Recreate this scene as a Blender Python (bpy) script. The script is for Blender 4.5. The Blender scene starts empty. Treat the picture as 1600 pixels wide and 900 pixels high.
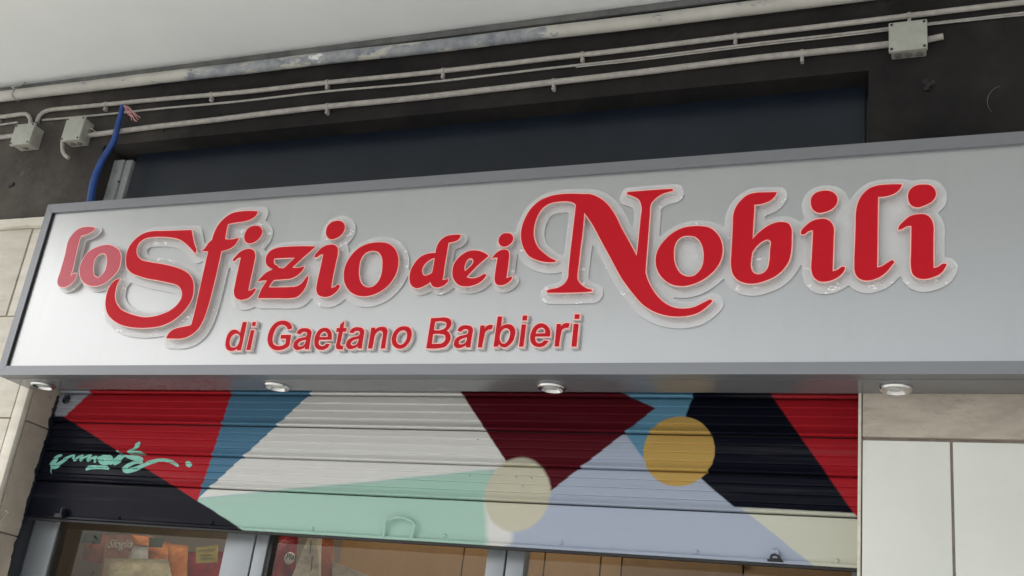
import bpy, bmesh, math, random
import numpy as np
from mathutils import Vector, Matrix
from mathutils.geometry import delaunay_2d_cdt
random.seed(7)
S = bpy.context.scene
COL = S.collection
R = math.radians

# ------------------------------------------------------------------ camera
FPX = 1758.829                                   # focal length in pixels of a 1600 wide frame
AX = np.array([[0.92499844, -0.02985599, -0.37879613],
               [0.36027455, 0.38571398, 0.84936857],
               [0.12074822, -0.92213521, 0.36754118]])
CAM = np.array([0.0, -3.371, 1.6])
cd = bpy.data.cameras.new('camera')
cam = bpy.data.objects.new('camera', cd)
COL.objects.link(cam)
cd.sensor_width = 36
cd.lens = 36 * FPX / 1600
cd.clip_start = 0.05
cd.clip_end = 2000
r_, d_, f_ = Vector(AX[:, 0]), Vector(AX[:, 1]), Vector(AX[:, 2])
m = Matrix((r_, -d_, -f_)).transposed().to_4x4()
m.translation = Vector(CAM)
cam.matrix_world = m
S.camera = cam

def at(px, py, Y):
    """point of the vertical plane y = Y seen at a photo pixel (measured once, gives metres)"""
    v = AX @ np.array([px - 800, py - 450, FPX])
    return CAM + v * ((Y - CAM[1]) / v[1])

# ------------------------------------------------------------------ world, sun, exposure
SUN_EL, SUN_AZ = R(48), R(232)                   # overcast noon, light from the front left
w = bpy.data.worlds.new('World')
S.world = w
w.use_nodes = True
wn = w.node_tree
sky = wn.nodes.new('ShaderNodeTexSky')
sky.sky_type = 'NISHITA'
sky.sun_disc = False
sky.sun_elevation = SUN_EL
sky.sun_rotation = SUN_AZ
sky.air_density = 1.2
sky.dust_density = 6.0
sky.ozone_density = 1.5
hs = wn.nodes.new('ShaderNodeHueSaturation')
hs.inputs['Saturation'].default_value = 0.35
wn.links.new(sky.outputs[0], hs.inputs['Color'])
bg = wn.nodes['Background']
wn.links.new(hs.outputs[0], bg.inputs[0])
bg.inputs[1].default_value = 0.13
sd = bpy.data.lights.new('sun', 'SUN')
sd.energy = 1.5
sd.angle = R(25)
sd.color = (1.0, 0.96, 0.9)
so = bpy.data.objects.new('sun', sd)
COL.objects.link(so)
sdir = Vector((math.sin(SUN_AZ) * math.cos(SUN_EL), math.cos(SUN_AZ) * math.cos(SUN_EL), math.sin(SUN_EL)))
so.rotation_euler = sdir.to_track_quat('Z', 'Y').to_euler()
so.location = (-6, -12, 14)
S.view_settings.view_transform = 'Standard'
S.view_settings.look = 'None'
S.view_settings.gamma = 1
S.view_settings.exposure = 0.75

# ------------------------------------------------------------------ materials
class NT:
    def __init__(s, name):
        s.m = bpy.data.materials.new(name)
        s.m.use_nodes = True
        s.t = s.m.node_tree
        s.b = s.t.nodes['Principled BSDF']
    def n(s, ty, **kw):
        o = s.t.nodes.new('ShaderNode' + ty)
        for k, v in kw.items():
            setattr(o, k, v)
        return o
    def l(s, a, b):
        s.t.links.new(a, b)
    def math(s, op, a, b=0.0, c=0.0):
        o = s.n('Math', operation=op)
        for i, v in enumerate((a, b, c)):
            if isinstance(v, (int, float, np.floating)):
                o.inputs[i].default_value = float(v)
            else:
                s.l(v, o.inputs[i])
        return o.outputs[0]
    def pos(s):
        return s.n('NewGeometry').outputs['Position']
    def noise(s, scale, detail=4, rough=0.6, stretch=None, seed=0):
        t = s.n('TexNoise')
        t.inputs['Scale'].default_value = scale
        t.inputs['Detail'].default_value = detail
        t.inputs['Roughness'].default_value = rough
        mp = s.n('Mapping')
        mp.inputs['Location'].default_value = (seed * 3.7, seed * 1.3, seed * 2.1)
        if stretch:
            mp.inputs['Scale'].default_value = stretch
        s.l(s.pos(), mp.inputs[0])
        s.l(mp.outputs[0], t.inputs['Vector'])
        return t.outputs['Fac']
    def ramp(s, fac, lo, hi):
        r = s.n('MapRange')
        r.inputs['From Min'].default_value = lo
        r.inputs['From Max'].default_value = hi
        s.l(fac, r.inputs['Value'])
        return r.outputs['Result']
    def mix(s, fac, a, b):
        o = s.n('Mix', data_type='RGBA')
        for i, v in ((0, fac), (6, a), (7, b)):
            if isinstance(v, (int, float)):
                o.inputs[i].default_value = v
            elif isinstance(v, tuple):
                o.inputs[i].default_value = (*v[:3], 1)
            else:
                s.l(v, o.inputs[i])
        return o.outputs[2]
    def bump(s, h, strength=0.2, dist=0.01):
        b = s.n('Bump')
        b.inputs['Strength'].default_value = strength
        b.inputs['Distance'].default_value = dist
        s.l(h, b.inputs['Height'])
        s.l(b.outputs[0], s.b.inputs['Normal'])
    def set(s, **kw):
        for k, v in kw.items():
            k = k.replace('_', ' ')
            i = s.b.inputs[k]
            if isinstance(v, tuple):
                i.default_value = (*v[:3], 1)
            elif isinstance(v, (int, float)):
                i.default_value = v
            else:
                s.l(v, i)
        return s

def mottled(name, c1, c2, scale=6, rough=0.7, bumps=0.15, bscale=60, lo=0.35, hi=0.65, stretch=None, metal=0.0, c3=None, lo3=0.62, hi3=0.75, sc3=3, spec=0.5):
    k = NT(name)
    c = k.mix(k.ramp(k.noise(scale, 6, 0.65, stretch), lo, hi), c1, c2)
    if c3:
        c = k.mix(k.ramp(k.noise(sc3, 8, 0.7, stretch, 5), lo3, hi3), c, c3)
    k.set(Base_Color=c, Roughness=rough, Metallic=metal)
    k.b.inputs['Specular IOR Level'].default_value = spec
    if bumps:
        k.bump(k.noise(bscale, 6, 0.7, None, 2), bumps, 0.004)
    return k.m

M = {}
M['ground'] = mottled('pavement_concrete', (.47, .475, .46), (.55, .555, .54), 2, .85)
M['asphalt'] = mottled('pale_square_paving', (.39, .395, .385), (.46, .465, .455), 3, .9)
M['soffit'] = mottled('soffit_plaster', (.745, .77, .765), (.79, .81, .805), 1.2, .9, .12, 25)
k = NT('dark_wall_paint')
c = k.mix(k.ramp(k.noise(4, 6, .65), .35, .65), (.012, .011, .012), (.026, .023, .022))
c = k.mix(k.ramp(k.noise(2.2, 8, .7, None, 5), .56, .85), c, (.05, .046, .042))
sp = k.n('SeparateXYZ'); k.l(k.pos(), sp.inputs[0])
# paler, blotchy tone growing towards the low left part of the wall
low_left = k.math('ADD', k.math('MULTIPLY', sp.outputs[0], -1.1), k.math('MULTIPLY', sp.outputs[2], -1.3))
low_left = k.math('ADD', low_left, k.math('MULTIPLY', k.noise(5, 6, .65, None, 7), 1.5))
low_left = k.ramp(low_left, -1.0, .35)
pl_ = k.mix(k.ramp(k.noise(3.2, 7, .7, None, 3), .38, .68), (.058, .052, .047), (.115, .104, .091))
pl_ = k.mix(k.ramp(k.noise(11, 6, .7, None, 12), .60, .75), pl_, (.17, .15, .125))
c = k.mix(low_left, c, pl_)
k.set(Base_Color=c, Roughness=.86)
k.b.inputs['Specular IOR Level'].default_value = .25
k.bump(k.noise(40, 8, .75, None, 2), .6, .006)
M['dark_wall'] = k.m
M['gap'] = mottled('grey_cornice_plaster', (.10, .10, .10), (.17, .17, .165), 8, .9, .2)
M['travertine'] = mottled('travertine', (.62, .58, .49), (.73, .70, .62), 5, .55, .25, 60, stretch=(1, 1, 4), c3=(.42, .37, .29), lo3=.60, hi3=.78, sc3=6)
M['jamb'] = mottled('jamb_stone', (.38, .33, .27), (.47, .42, .35), 7, .6, .3, 60, c3=(.14, .115, .095), lo3=.60, hi3=.76, sc3=5)
M['stone_band'] = mottled('stained_limestone', (.36, .31, .26), (.50, .45, .38), 7, .65, .25, 60, stretch=(.7, 1, 2), c3=(.24, .195, .155), lo3=.54, hi3=.75, sc3=6)
M['white_panel'] = mottled('cream_stone_panel', (.66, .68, .63), (.72, .735, .69), 2.2, .4, .06, 30, c3=(.60, .60, .54), lo3=.6, hi3=.9, sc3=3)
M['mortar'] = mottled('mortar_joint', (.20, .17, .14), (.30, .26, .22), 20, .9, .3)
M['pipe_paint'] = mottled('conduit_grey_paint', (.31, .295, .27), (.43, .41, .38), 30, .55, .3, 90, c3=(.20, .185, .17), lo3=.6, hi3=.72, sc3=22)
M['box_grey'] = mottled('junction_box_plastic', (.34, .35, .305), (.42, .43, .385), 14, .55, .1, c3=(.28, .27, .23), lo3=.6, hi3=.8, sc3=12)
M['box_side'] = mottled('junction_box_body_plastic', (.29, .285, .25), (.40, .39, .345), 20, .6, .1)
M['gland'] = mottled('aged_grommet', (.12, .115, .10), (.18, .17, .15), 20, .7)
M['rubber'] = mottled('dark_rubber', (.03, .03, .03), (.06, .055, .05), 20, .7)
M['blue'] = mottled('blue_plastic', (.010, .048, .22), (.018, .08, .33), 10, .4, 0)
M['pinkwire'] = mottled('pink_wire', (.55, .24, .26), (.62, .35, .34), 40, .5, 0)
M['transom'] = mottled('transom_dark_sheet', (.006, .0105, .020), (.010, .0165, .028), 3, .32, 0, spec=.4)
M['bare_metal'] = mottled('spattered_metal', (.34, .36, .38), (.44, .46, .48), 12, .45, .2, 60, c3=(.72, .73, .74), lo3=.6, hi3=.68, sc3=22)
M['frame'] = mottled('sign_frame_aluminium', (.215, .225, .245), (.245, .256, .275), 3, .42, 0, metal=.6, stretch=(.1, 1, 1))
M['under'] = mottled('sign_underside_sheet', (.22, .226, .24), (.25, .256, .27), 2, .26, 0, metal=.45)
M['chrome'] = mottled('brushed_chrome', (.72, .72, .73), (.80, .80, .80), 20, .22, 0, metal=1.0)
M['lens'] = mottled('frosted_lens', (.42, .42, .42), (.62, .62, .62), 60, .08, .5, 90, spec=.8)
M['alu'] = mottled('shopfront_aluminium', (.26, .285, .305), (.31, .335, .355), 3, .4, 0, metal=.4, stretch=(1, 1, .2))
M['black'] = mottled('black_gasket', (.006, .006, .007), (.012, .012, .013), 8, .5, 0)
M['navy_paint'] = mottled('navy_paint', (.012, .014, .022), (.02, .022, .03), 10, .4, .2)

# brushed satin sign face
k = NT('sign_face_satin')
c = k.mix(k.noise(2, 3, .5), (.455, .47, .48), (.495, .51, .52))
stk = k.ramp(k.noise(6, 5, .7, (2.2, 1, .22), 19), .52, .85)
c = k.mix(k.math('MULTIPLY', stk, .22), c, (.40, .40, .39))
k.set(Base_Color=c, Metallic=.85, Roughness=k.math('MULTIPLY_ADD', k.noise(1.2, 3, .5, None, 4), .06, .30))
k.b.inputs['Specular IOR Level'].default_value = .3
M['sign_face'] = k.m
# clear acrylic backing plate: scatters a little, lets the sheet behind show through, milling marks and bubbles
k = NT('clear_acrylic_plate')
h = k.noise(28, 5, .6)
k.bump(h, .25, .01)
k.set(Base_Color=(.78, .785, .80), Roughness=.14)
k.b.inputs['Coat Weight'].default_value = .4
flk = k.ramp(k.noise(26, 5, .65, (1, 1, 1.6), 8), .60, .635)
zone = k.ramp(k.noise(5.5, 2, .5, None, 3), .55, .60)
fz = k.math('MULTIPLY', flk, zone)
k.set(Alpha=k.math('MULTIPLY_ADD', fz, .34, .62), Base_Color=k.mix(fz, (.88, .885, .90), (.97, .97, .97)))
M['plate'] = k.m
k = NT('acrylic_cut_edge')
k.set(Base_Color=k.mix(k.noise(25), (.74, .75, .77), (.90, .91, .92)), Roughness=.12, Alpha=.38)
M['plate_edge'] = k.m
k = NT('opal_acrylic_side')
k.set(Base_Color=k.mix(k.noise(20), (.90, .84, .83), (.93, .90, .89)), Roughness=.2, Alpha=.32)
M['acrylic_side'] = k.m
k = NT('acrylic_cut_letter_side')
k.set(Base_Color=k.mix(k.noise(20), (.92, .84, .83), (.95, .91, .90)), Roughness=.2, Alpha=.85)
M['letter_side'] = k.m
k = NT('acrylic_rim_red_bleed')
k.set(Base_Color=k.mix(k.noise(30), (.95, .46, .42), (.97, .56, .51)), Roughness=.25)  # red light bleeding into the rim, put into its colour as pink
M['acrylic_rim'] = k.m
def red(name, a, b, rough, coat):
    k = NT(name)
    k.set(Base_Color=k.mix(k.noise(9), a, b), Roughness=rough)
    k.b.inputs['Specular IOR Level'].default_value = coat
    return k.m
M['red'] = red('red_vinyl', (.52, .006, .016), (.57, .008, .021), .42, .16)
M['red_frost'] = red('frosted_red_acrylic', (.52, .062, .095), (.56, .082, .118), .3, .42)
# window glass: a clear sheet with a mirror share
k = NT('window_glass')
tr = k.n('BsdfTransparent'); gl = k.n('BsdfGlossy'); gl.inputs['Roughness'].default_value = .02
tr.inputs[0].default_value = (.86, .88, .87, 1)
fr = k.n('Fresnel'); fr.inputs[0].default_value = 1.5
mx = k.n('MixShader')
k.l(fr.outputs[0], mx.inputs[0]); k.l(tr.outputs[0], mx.inputs[1]); k.l(gl.outputs[0], mx.inputs[2])
k.l(mx.outputs[0], k.t.nodes['Material Output'].inputs[0])
M['glass'] = k.m
k = NT('window_glass_inner_faces')
tr = k.n('BsdfTransparent'); tr.inputs[0].default_value = (.97, .98, .975, 1)
k.l(tr.outputs[0], k.t.nodes['Material Output'].inputs[0])
M['glass_in'] = k.m
# paint remains on the fat pipe: cream coat flaked off to blue grey metal
k = NT('flaking_cream_paint')
n1 = k.noise(5, 3, .55, (1, 1, 1), 1)
n2 = k.noise(5.5, 8, .68, (.5, 1, 1.2), 6)
sp = k.n('SeparateXYZ'); k.l(k.pos(), sp.inputs[0])
zone = k.math('ABSOLUTE', k.math('ADD', sp.outputs[0], 2.35))            # mostly flaked round the middle of the run
zone = k.ramp(zone, 1.25, .4)
fl = k.ramp(k.math('ADD', n2, k.math('MULTIPLY', zone, .16)), .575, .59)
c = k.mix(k.ramp(n1, .4, .65), (.42, .41, .375), (.52, .505, .455))
c2 = k.mix(k.ramp(k.noise(13, 6, .7), .35, .65), (.16, .18, .21), (.36, .37, .38))
c = k.mix(fl, c, c2)
c = k.mix(k.ramp(k.noise(9, 4, .6, (.5, 1, 1), 11), .66, .69), c, (.72, .73, .72))
k.set(Base_Color=c, Roughness=.6)
k.bump(fl, .3, .003)
M['pipe_fat'] = k.m

# ------------------------------------------------------------------ mesh helpers
class MB:
    def __init__(s):
        s.v = []; s.f = []; s.mi = []
    def add(s, v, f, mi=0):
        o = len(s.v)
        s.v += [tuple(map(float, p)) for p in v]
        s.f += [tuple(i + o for i in q) for q in f]
        s.mi += [mi] * len(f)
        return s
    def box(s, x0, x1, y0, y1, z0, z1, b=0.0, mi=0):
        if b <= 0:
            v = [(x, y, z) for z in (z0, z1) for y in (y0, y1) for x in (x0, x1)]
            f = [(0, 2, 3, 1), (4, 5, 7, 6), (0, 1, 5, 4), (2, 6, 7, 3), (0, 4, 6, 2), (1, 3, 7, 5)]
            return s.add(v, f, mi)
        bm = bmesh.new()
        bmesh.ops.create_cube(bm, size=1)
        for q in bm.verts:
            q.co = Vector(((x0 + x1) / 2 + q.co.x * (x1 - x0), (y0 + y1) / 2 + q.co.y * (y1 - y0), (z0 + z1) / 2 + q.co.z * (z1 - z0)))
        bmesh.ops.bevel(bm, geom=bm.edges[:] , offset=b, segments=2, affect='EDGES', profile=.6)
        bm.verts.index_update()
        s.add([q.co[:] for q in bm.verts], [[q.index for q in p.verts] for p in bm.faces], mi)
        bm.free()
        return s
    def tube(s, pts, rad, n=12, caps=True, mi=0):
        pts = [Vector(p) for p in pts]
        rs = rad if isinstance(rad, (list, tuple)) else [rad] * len(pts)
        up = None; V = []
        for i, p in enumerate(pts):
            a = pts[max(i - 1, 0)]; b = pts[min(i + 1, len(pts) - 1)]
            t = (b - a).normalized()
            if up is None:
                up = t.orthogonal().normalized()
            up = (up - t * up.dot(t)).normalized()
            sd_ = t.cross(up)
            for j in range(n):
                an = 2 * math.pi * j / n
                V.append(p + (up * math.cos(an) + sd_ * math.sin(an)) * rs[i])
        F = []
        for i in range(len(pts) - 1):
            for j in range(n):
                j2 = (j + 1) % n
                F.append((i * n + j, i * n + j2, (i + 1) * n + j2, (i + 1) * n + j))
        if caps:
            F.append(tuple(reversed(range(n))))
            F.append(tuple((len(pts) - 1) * n + j for j in range(n)))
        return s.add(V, F, mi)
    def lathe(s, prof, c, axis='z', n=28, mi=0):
        """prof: (radius, height) pairs"""
        V = []; F = []
        for (r, h) in prof:
            for j in range(n):
                a = 2 * math.pi * j / n
                p = (r * math.cos(a), r * math.sin(a), h) if axis == 'z' else (r * math.cos(a), h, r * math.sin(a))
                V.append((c[0] + p[0], c[1] + p[1], c[2] + p[2]))
        for i in range(len(prof) - 1):
            for j in range(n):
                j2 = (j + 1) % n
                F.append((i * n + j, i * n + j2, (i + 1) * n + j2, (i + 1) * n + j))
        F.append(tuple(range(n))); F.append(tuple((len(prof) - 1) * n + j for j in range(n)))
        return s.add(V, F, mi)

ORG = {}
def thing(name, label, cat, loc, group=None, kind=None):
    o = bpy.data.objects.new(name, None)
    o.empty_display_size = .1
    COL.objects.link(o)
    o.location = loc
    ORG[o.name] = Vector(loc)
    if label: o['label'] = label
    if cat: o['category'] = cat
    if group: o['group'] = group
    if kind: o['kind'] = kind
    return o
def tint(mat, f):
    k2 = mat.copy(); nt = k2.node_tree
    b2 = nt.nodes['Principled BSDF']; l_ = b2.inputs['Base Color'].links[0]
    hv = nt.nodes.new('ShaderNodeHueSaturation'); hv.inputs['Value'].default_value = f
    nt.links.new(l_.from_socket, hv.inputs['Color']); nt.links.new(hv.outputs[0], b2.inputs['Base Color'])
    return k2
def obj(name, mb, mats, parent=None, smooth=True, label=None, cat=None, kind=None, group=None, org=None):
    o0 = Vector(org) if org is not None else (ORG[parent.name] if parent else Vector((0, 0, 0)))
    me = bpy.data.meshes.new(name)
    me.from_pydata([Vector(p) - o0 for p in mb.v], [], mb.f)
    for q in (mats if isinstance(mats, (list, tuple)) else [mats]):
        me.materials.append(q)
    for i, p in enumerate(me.polygons):
        p.material_index = mb.mi[i]
    bm = bmesh.new(); bm.from_mesh(me)
    bmesh.ops.recalc_face_normals(bm, faces=bm.faces)
    bm.to_mesh(me); bm.free()
    if smooth:
        me.shade_smooth()
        me.set_sharp_from_angle(angle=R(35))
    o = bpy.data.objects.new(name, me)
    COL.objects.link(o)
    if parent:
        o.parent = parent
        o.location = o0 - ORG[parent.name]
    else:
        o.location = o0
    ORG[o.name] = o0
    for kk, vv in (('label', label), ('category', cat), ('kind', kind), ('group', group)):
        if vv: o[kk] = vv
    return o
def dup(o, parent, delta=(0, 0, 0)):
    c = o.copy()
    COL.objects.link(c)
    c.parent = parent
    c.location = o.location + Vector(delta)
    ORG[c.name] = ORG[o.name] + Vector(delta)
    return c

# outlines ----------------------------------------------------------
def parse(seg):
    ox, oy, s, txt = seg
    out = []
    for t in txt.split():
        cnr = t.endswith('*')
        x, y = t.rstrip('*').split(',')
        out.append((ox + float(x) / s, oy + float(y) / s, cnr))
    return out
def smooth_path(pts, step=4):
    """closed path through pts; catmull-rom between corners"""
    n = len(pts); res = []
    P = [np.array(p[:2]) for p in pts]
    for i in range(n):
        p1, p2 = P[i], P[(i + 1) % n]
        c1, c2 = pts[i][2], pts[(i + 1) % n][2]
        if c1 and c2:
            res.append(p1); continue
        p0 = P[i - 1]; p3 = P[(i + 2) % n]
        L = np.linalg.norm(p2 - p1)
        def tan(a, b, c):
            d1 = np.linalg.norm(b - a) + 1e-9; d2 = np.linalg.norm(c - b) + 1e-9
            return ((b - a) / d1 * d2 + (c - b) / d2 * d1) / (d1 + d2)
        t1 = tan(p0, p1, p2); t2 = tan(p1, p2, p3)
        if c1: t1 = 2 * (p2 - p1) / L - t2
        if c2: t2 = 2 * (p2 - p1) / L - t1
        for k_ in range(step):
            t = k_ / step
            h1 = 2 * t**3 - 3 * t**2 + 1; h2 = -2 * t**3 + 3 * t**2
            h3 = t**3 - 2 * t**2 + t; h4 = t**3 - t**2
            res.append(h1 * p1 + h2 * p2 + (h3 * t1 + h4 * t2) * L)
    return res
def area(c):
    x = c[:, 0]; y = c[:, 1]
    return .5 * np.sum(x * np.roll(y, -1) - np.roll(x, -1) * y)
def offset(c, d):
    """move a closed outline along its outward normals (material outside is +)"""
    nxt = np.roll(c, -1, 0); prv = np.roll(c, 1, 0)
    e1 = c - prv; e2 = nxt - c
    e1 /= np.linalg.norm(e1, axis=1, keepdims=True) + 1e-12
    e2 /= np.linalg.norm(e2, axis=1, keepdims=True) + 1e-12
    n1 = np.stack([e1[:, 1], -e1[:, 0]], 1); n2 = np.stack([e2[:, 1], -e2[:, 0]], 1)
    nn = n1 + n2
    nn /= np.maximum(np.sum(nn * n1, 1, keepdims=True), .55)
    return c + nn * d
def inside(conts, pts):
    r = np.zeros(len(pts), bool)
    for c in conts:
        a = c; b = np.roll(c, -1, 0)
        for (x1, y1), (x2, y2) in zip(a, b):
            if y1 == y2: continue
            cond = ((y1 > pts[:, 1]) != (y2 > pts[:, 1])) & (pts[:, 0] < (x2 - x1) * (pts[:, 1] - y1) / (y2 - y1) + x1)
            r ^= cond
    return r
def fill(conts):
    V = []; E = []
    for c in conts:
        o = len(V); n = len(c)
        V += [Vector((p[0], p[1])) for p in c]
        E += [(o + i, o + (i + 1) % n) for i in range(n)]
    vo, eo, fo, *_ = delaunay_2d_cdt(V, E, [], 0, 1e-6)
    vv = np.array([v[:] for v in vo])
    cen = np.array([vv[list(f)].mean(0) for f in fo])
    ok = inside(conts, cen)
    return vv, [f for f, q in zip(fo, ok) if q]
def prism(mb, conts, y0, y1, mi_front=0, mi_side=0, back=True):
    """conts in (x, z), front face at y0 (towards the street), back at y1"""
    vv, ff = fill(conts)
    mb.add([(p[0], y0, p[1]) for p in vv], ff, mi_front)
    if back:
        mb.add([(p[0], y1, p[1]) for p in vv], [tuple(reversed(f)) for f in ff], mi_side)
    for c in conts:
        n = len(c)
        V = [(p[0], y0, p[1]) for p in c] + [(p[0], y1, p[1]) for p in c]
        mb.add(V, [(i, (i + 1) % n, n + (i + 1) % n, n + i) for i in range(n)], mi_side)
    return mb

# ------------------------------------------------------------------ setting: ground, soffit
YW = 0.20                                        # face of the upper wall
YS = 0.37                                        # plane of the shutter
YG = 0.46                                        # shop window plane
obj('pavement', MB().box(-60, 60, -4.6, .2, -.2, 0), M['ground'], kind='structure')
obj('square', MB().box(-400, 400, -400, -4.604, -.4, -.12), M['asphalt'], kind='structure')
ZC = at(800, 37, YW)[2]
obj('ceiling', MB().box(-5.65, 6, -3.3, YW + .25, ZC, ZC + .25), M['soffit'], kind='structure', smooth=False)

# ------------------------------------------------------------------ upper dark wall with the transom recess
xl, xr = at(139, 308, YW)[0], at(1357, 160, YW)[0]         # sides of the opening
zt = at(800, 165, YW)[2]                                   # head of the opening
zled = at(30, 347, YW)[2]
xpil = at(47, 604, .19)[0]
xrs = at(1341, 640, .19)[0]
zun = 2.735
wl = thing('upper_wall', 'dark brown-black painted wall above and behind the long sign', 'wall', (-2, YW, 3.3))
b = MB()
b.box(xl, xr, YW, YW + .3, zt, ZC)
b.box(xr, 6, YW, YW + .3, 2.7, ZC)
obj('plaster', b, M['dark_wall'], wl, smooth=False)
obj('left_plaster', MB().box(-9, xl, YW, YW + .3, zled - .02, ZC), M['dark_wall'], wl, smooth=False)
obj('cornice_strip', MB().box(-9, 6, YW - .018, YW - .002, ZC - .035, ZC - .002, .006), M['gap'], wl)
# old anchor holes and stains of the wall
for (px, py, rr) in ((18, 290, .022), (1455, 132, .026), (255, 205, .008)):
    p = at(px, py, YW)
    mb = MB()
    for q in range(5):
        a = random.uniform(0, 6.28); d = rr * random.uniform(.1, .9)
        mb.box(p[0] + d * math.cos(a) - rr * .35, p[0] + d * math.cos(a) + rr * .35, YW - .006 - .001 * q, YW - .002, p[2] + d * math.sin(a) - rr * .4, p[2] + d * math.sin(a) + rr * .4, .002)
    obj('anchor_remnant', mb, M['black'], wl)
p = at(1568, 158, YW)
mb = MB()
mb.tube([(p[0] + .05 * math.cos(a), YW - .002, p[2] + .06 * math.sin(a)) for a in np.linspace(1.7, 3.9, 14)], [.0005 + .0010 * math.sin(math.pi * i / 13) for i in range(14)], 8)
obj('plaster_ring_scar', mb, M['gap'], wl)

# transom: dark sheet set back in the opening over the shutter
tp = thing('transom_panel', 'dark blue-grey sheet closing the recess above the sign', 'panel', (-2, YW + .1, 3.7))
YT = YW + .10
obj('sheet', MB().box(at(205, 280, YT)[0], xr - .006, YT, YT + .012, zun + .1, zt + .002), M['transom'], tp, smooth=False)
x0 = at(166, 290, YT)[0]; x1 = at(186, 290, YT)[0]; x2 = at(197, 290, YT)[0]
obj('metal_jamb', MB().box(x0, x1, YT - .012, YT + .05, zun + .1, zt - .03, .002), M['bare_metal'], tp)
obj('metal_jamb', MB().box(x1 + .006, x2, YT - .004, YT + .05, zun + .1, zt - .03, .002), M['bare_metal'], tp)
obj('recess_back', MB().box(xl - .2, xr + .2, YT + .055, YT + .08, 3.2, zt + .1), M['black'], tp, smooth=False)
obj('edge_bead', MB().box(xr - .026, xr - .018, YT - .012, YT - .001, zun + .1, zt - .012, .002), M['black'], tp)
pb = at(181, 269, YT - .012)
obj('screw', MB().lathe([(.006, .0), (.006, -.004), (.003, -.006)], (pb[0], YT - .0125, pb[2]), 'y', 10), M['bare_metal'], tp)
pb = at(186, 284, YT - .012)
obj('screw', MB().lathe([(.006, .0), (.006, -.004), (.003, -.006)], (pb[0], YT - .0125, pb[2]), 'y', 10), M['black'], tp)

# ------------------------------------------------------------------ left pillar
YP = 0.19
lp = thing('stone_pillar', 'cream travertine clad pillar at the left end of the shutter', 'pillar', (xpil, YP, 0))
obj('mortar_core', MB().box(-9, xpil - .014, YP + .012, YG + .03, 0, zled - .004), M['mortar'], lp, smooth=False)
zA = at(12, 494, YP)[2]; zB = at(15, 653, YP)[2]; zC_ = at(8, 828, YP)[2]
xj = at(30, 425, YP)[0]                                     # upright joint near the sign
xq = xpil - .012
for (z0, z1) in ((0, .9), (.9, zC_ - .25), (zC_ - .25, zB - .0)):
    obj('stone_slab', MB().box(-5.2 + random.uniform(0, .01), xq - .05, YP - random.uniform(0, .003), YP + .05, z0 + .003, z1 - .003, .003), M['travertine'], lp)
    obj('stone_slab', MB().box(-9, -5.206, YP - random.uniform(0, .003), YP + .05, z0 + .003, z1 - .003, .003), M['travertine'], lp)
obj('stone_slab', MB().box(-5.2, xq - .05, YP - .002, YP + .05, zB + .003, zA - .003, .003), M['travertine'], lp)
obj('stone_slab', MB().box(-5.2, xj - .003, YP - .001, YP + .05, zA + .003, zled - .045, .003), tint(M['travertine'], .93), lp)
obj('stone_slab', MB().box(xj + .003, xq - .05, YP + .004, YP + .05, zA + .003, zled - .045, .003), M['travertine'], lp)
obj('ledge', MB().box(-9, xpil + .12, YP - .028, YP + .2, zled - .042, zled, .004), M['travertine'], lp)
# rounded corner strip
obj('corner_bead', MB().box(xq - .046, xpil, YP - .003, YP + .03, 0, zled - .05, .012), M['travertine'], lp)
# reveal slabs turned to the opening
zj1 = at(56, 662, YP + .08)[2]; zj2 = at(18, 833, YP + .08)[2]
for (z0, z1) in ((0, 1.0), (1.0, zj2), (zj2, zj1), (zj1, 3.3)):
    obj('reveal_slab', MB().box(xpil - .03, xpil - random.uniform(.001, .004), YP + .033, YG - .042, z0 + .003, z1 - .003, .003), M['jamb'], lp)
# chipped dark plaster bits where the reveal meets the shutter guide
zz = np.arange(1.4, 2.76, .009)
dd_ = .014 + .003 * np.sin(zz * 31) + np.array([max(0, random.gauss(0, .0028)) for _ in zz]) + .020 * np.clip(np.sin(zz * 17 + 1) * np.sin(zz * 41) - .45, 0, 1)
V = []
for z, d in zip(zz, dd_):
    V += [(xpil + .0012, YS - d, z), (xpil + .0012, YS + .05, z), (xpil - .01, YS - d, z)]
mb = MB().add(V, [q_ for i in range(len(zz) - 1) for q_ in ((3 * i, 3 * i + 1, 3 * i + 4, 3 * i + 3), (3 * i, 3 * i + 3, 3 * i + 5, 3 * i + 2))])
obj('chipped_edge', mb, M['navy_paint'], lp)
mb = MB()
for (px, py, ex, ez, rr) in ((8, 797, 14, 803, .003), (2, 815, 9, 806, .002), (2, 862, 6, 856, .002)):
    a = at(px, py, YP - .004); c_ = at(ex, ez, YP - .004)
    mb.tube([a, (a + c_) / 2 + np.array([.003, 0, .002]), c_], rr, 6)
obj('crack', mb, M['mortar'], lp)

# ------------------------------------------------------------------ right wall
rw = thing('stone_wall', 'cream stone clad wall at the right of the shutter', 'wall', (xrs + 1, YP, 0))
obj('mortar_core', MB().box(xrs + .012, 6, YP + .012, YG + .03, 0, 2.78), M['mortar'], rw, smooth=False)
zb = at(1400, 686, YP)[2]
x_s = at(1346.5, 760, YP)[0]; x_j = at(1490, 790, YP)[0]
obj('corner_bead', MB().box(xrs, x_s - .002, YP - .002, YG + .025, 0, 2.78, .004), M['travertine'], rw)
obj('stone_band', MB().box(x_s + .001, 1.3, YP - .001, YP + .05, zb + .006, 2.78, .003), M['stone_band'], rw)
obj('stone_band', MB().box(1.306, 6, YP - .002, YP + .05, zb + .006, 2.78, .003), M['stone_band'], rw)
wpan = x_j - x_s
xx = x_s + .0015
while xx < 4.5:
    obj('stone_panel', MB().box(xx, xx + wpan - .008, YP + .003 - random.uniform(0, .002), YP + .05, .02, zb - .005, .003), tint(M['white_panel'], random.uniform(.95, 1.03)), rw)
    xx += wpan
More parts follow.
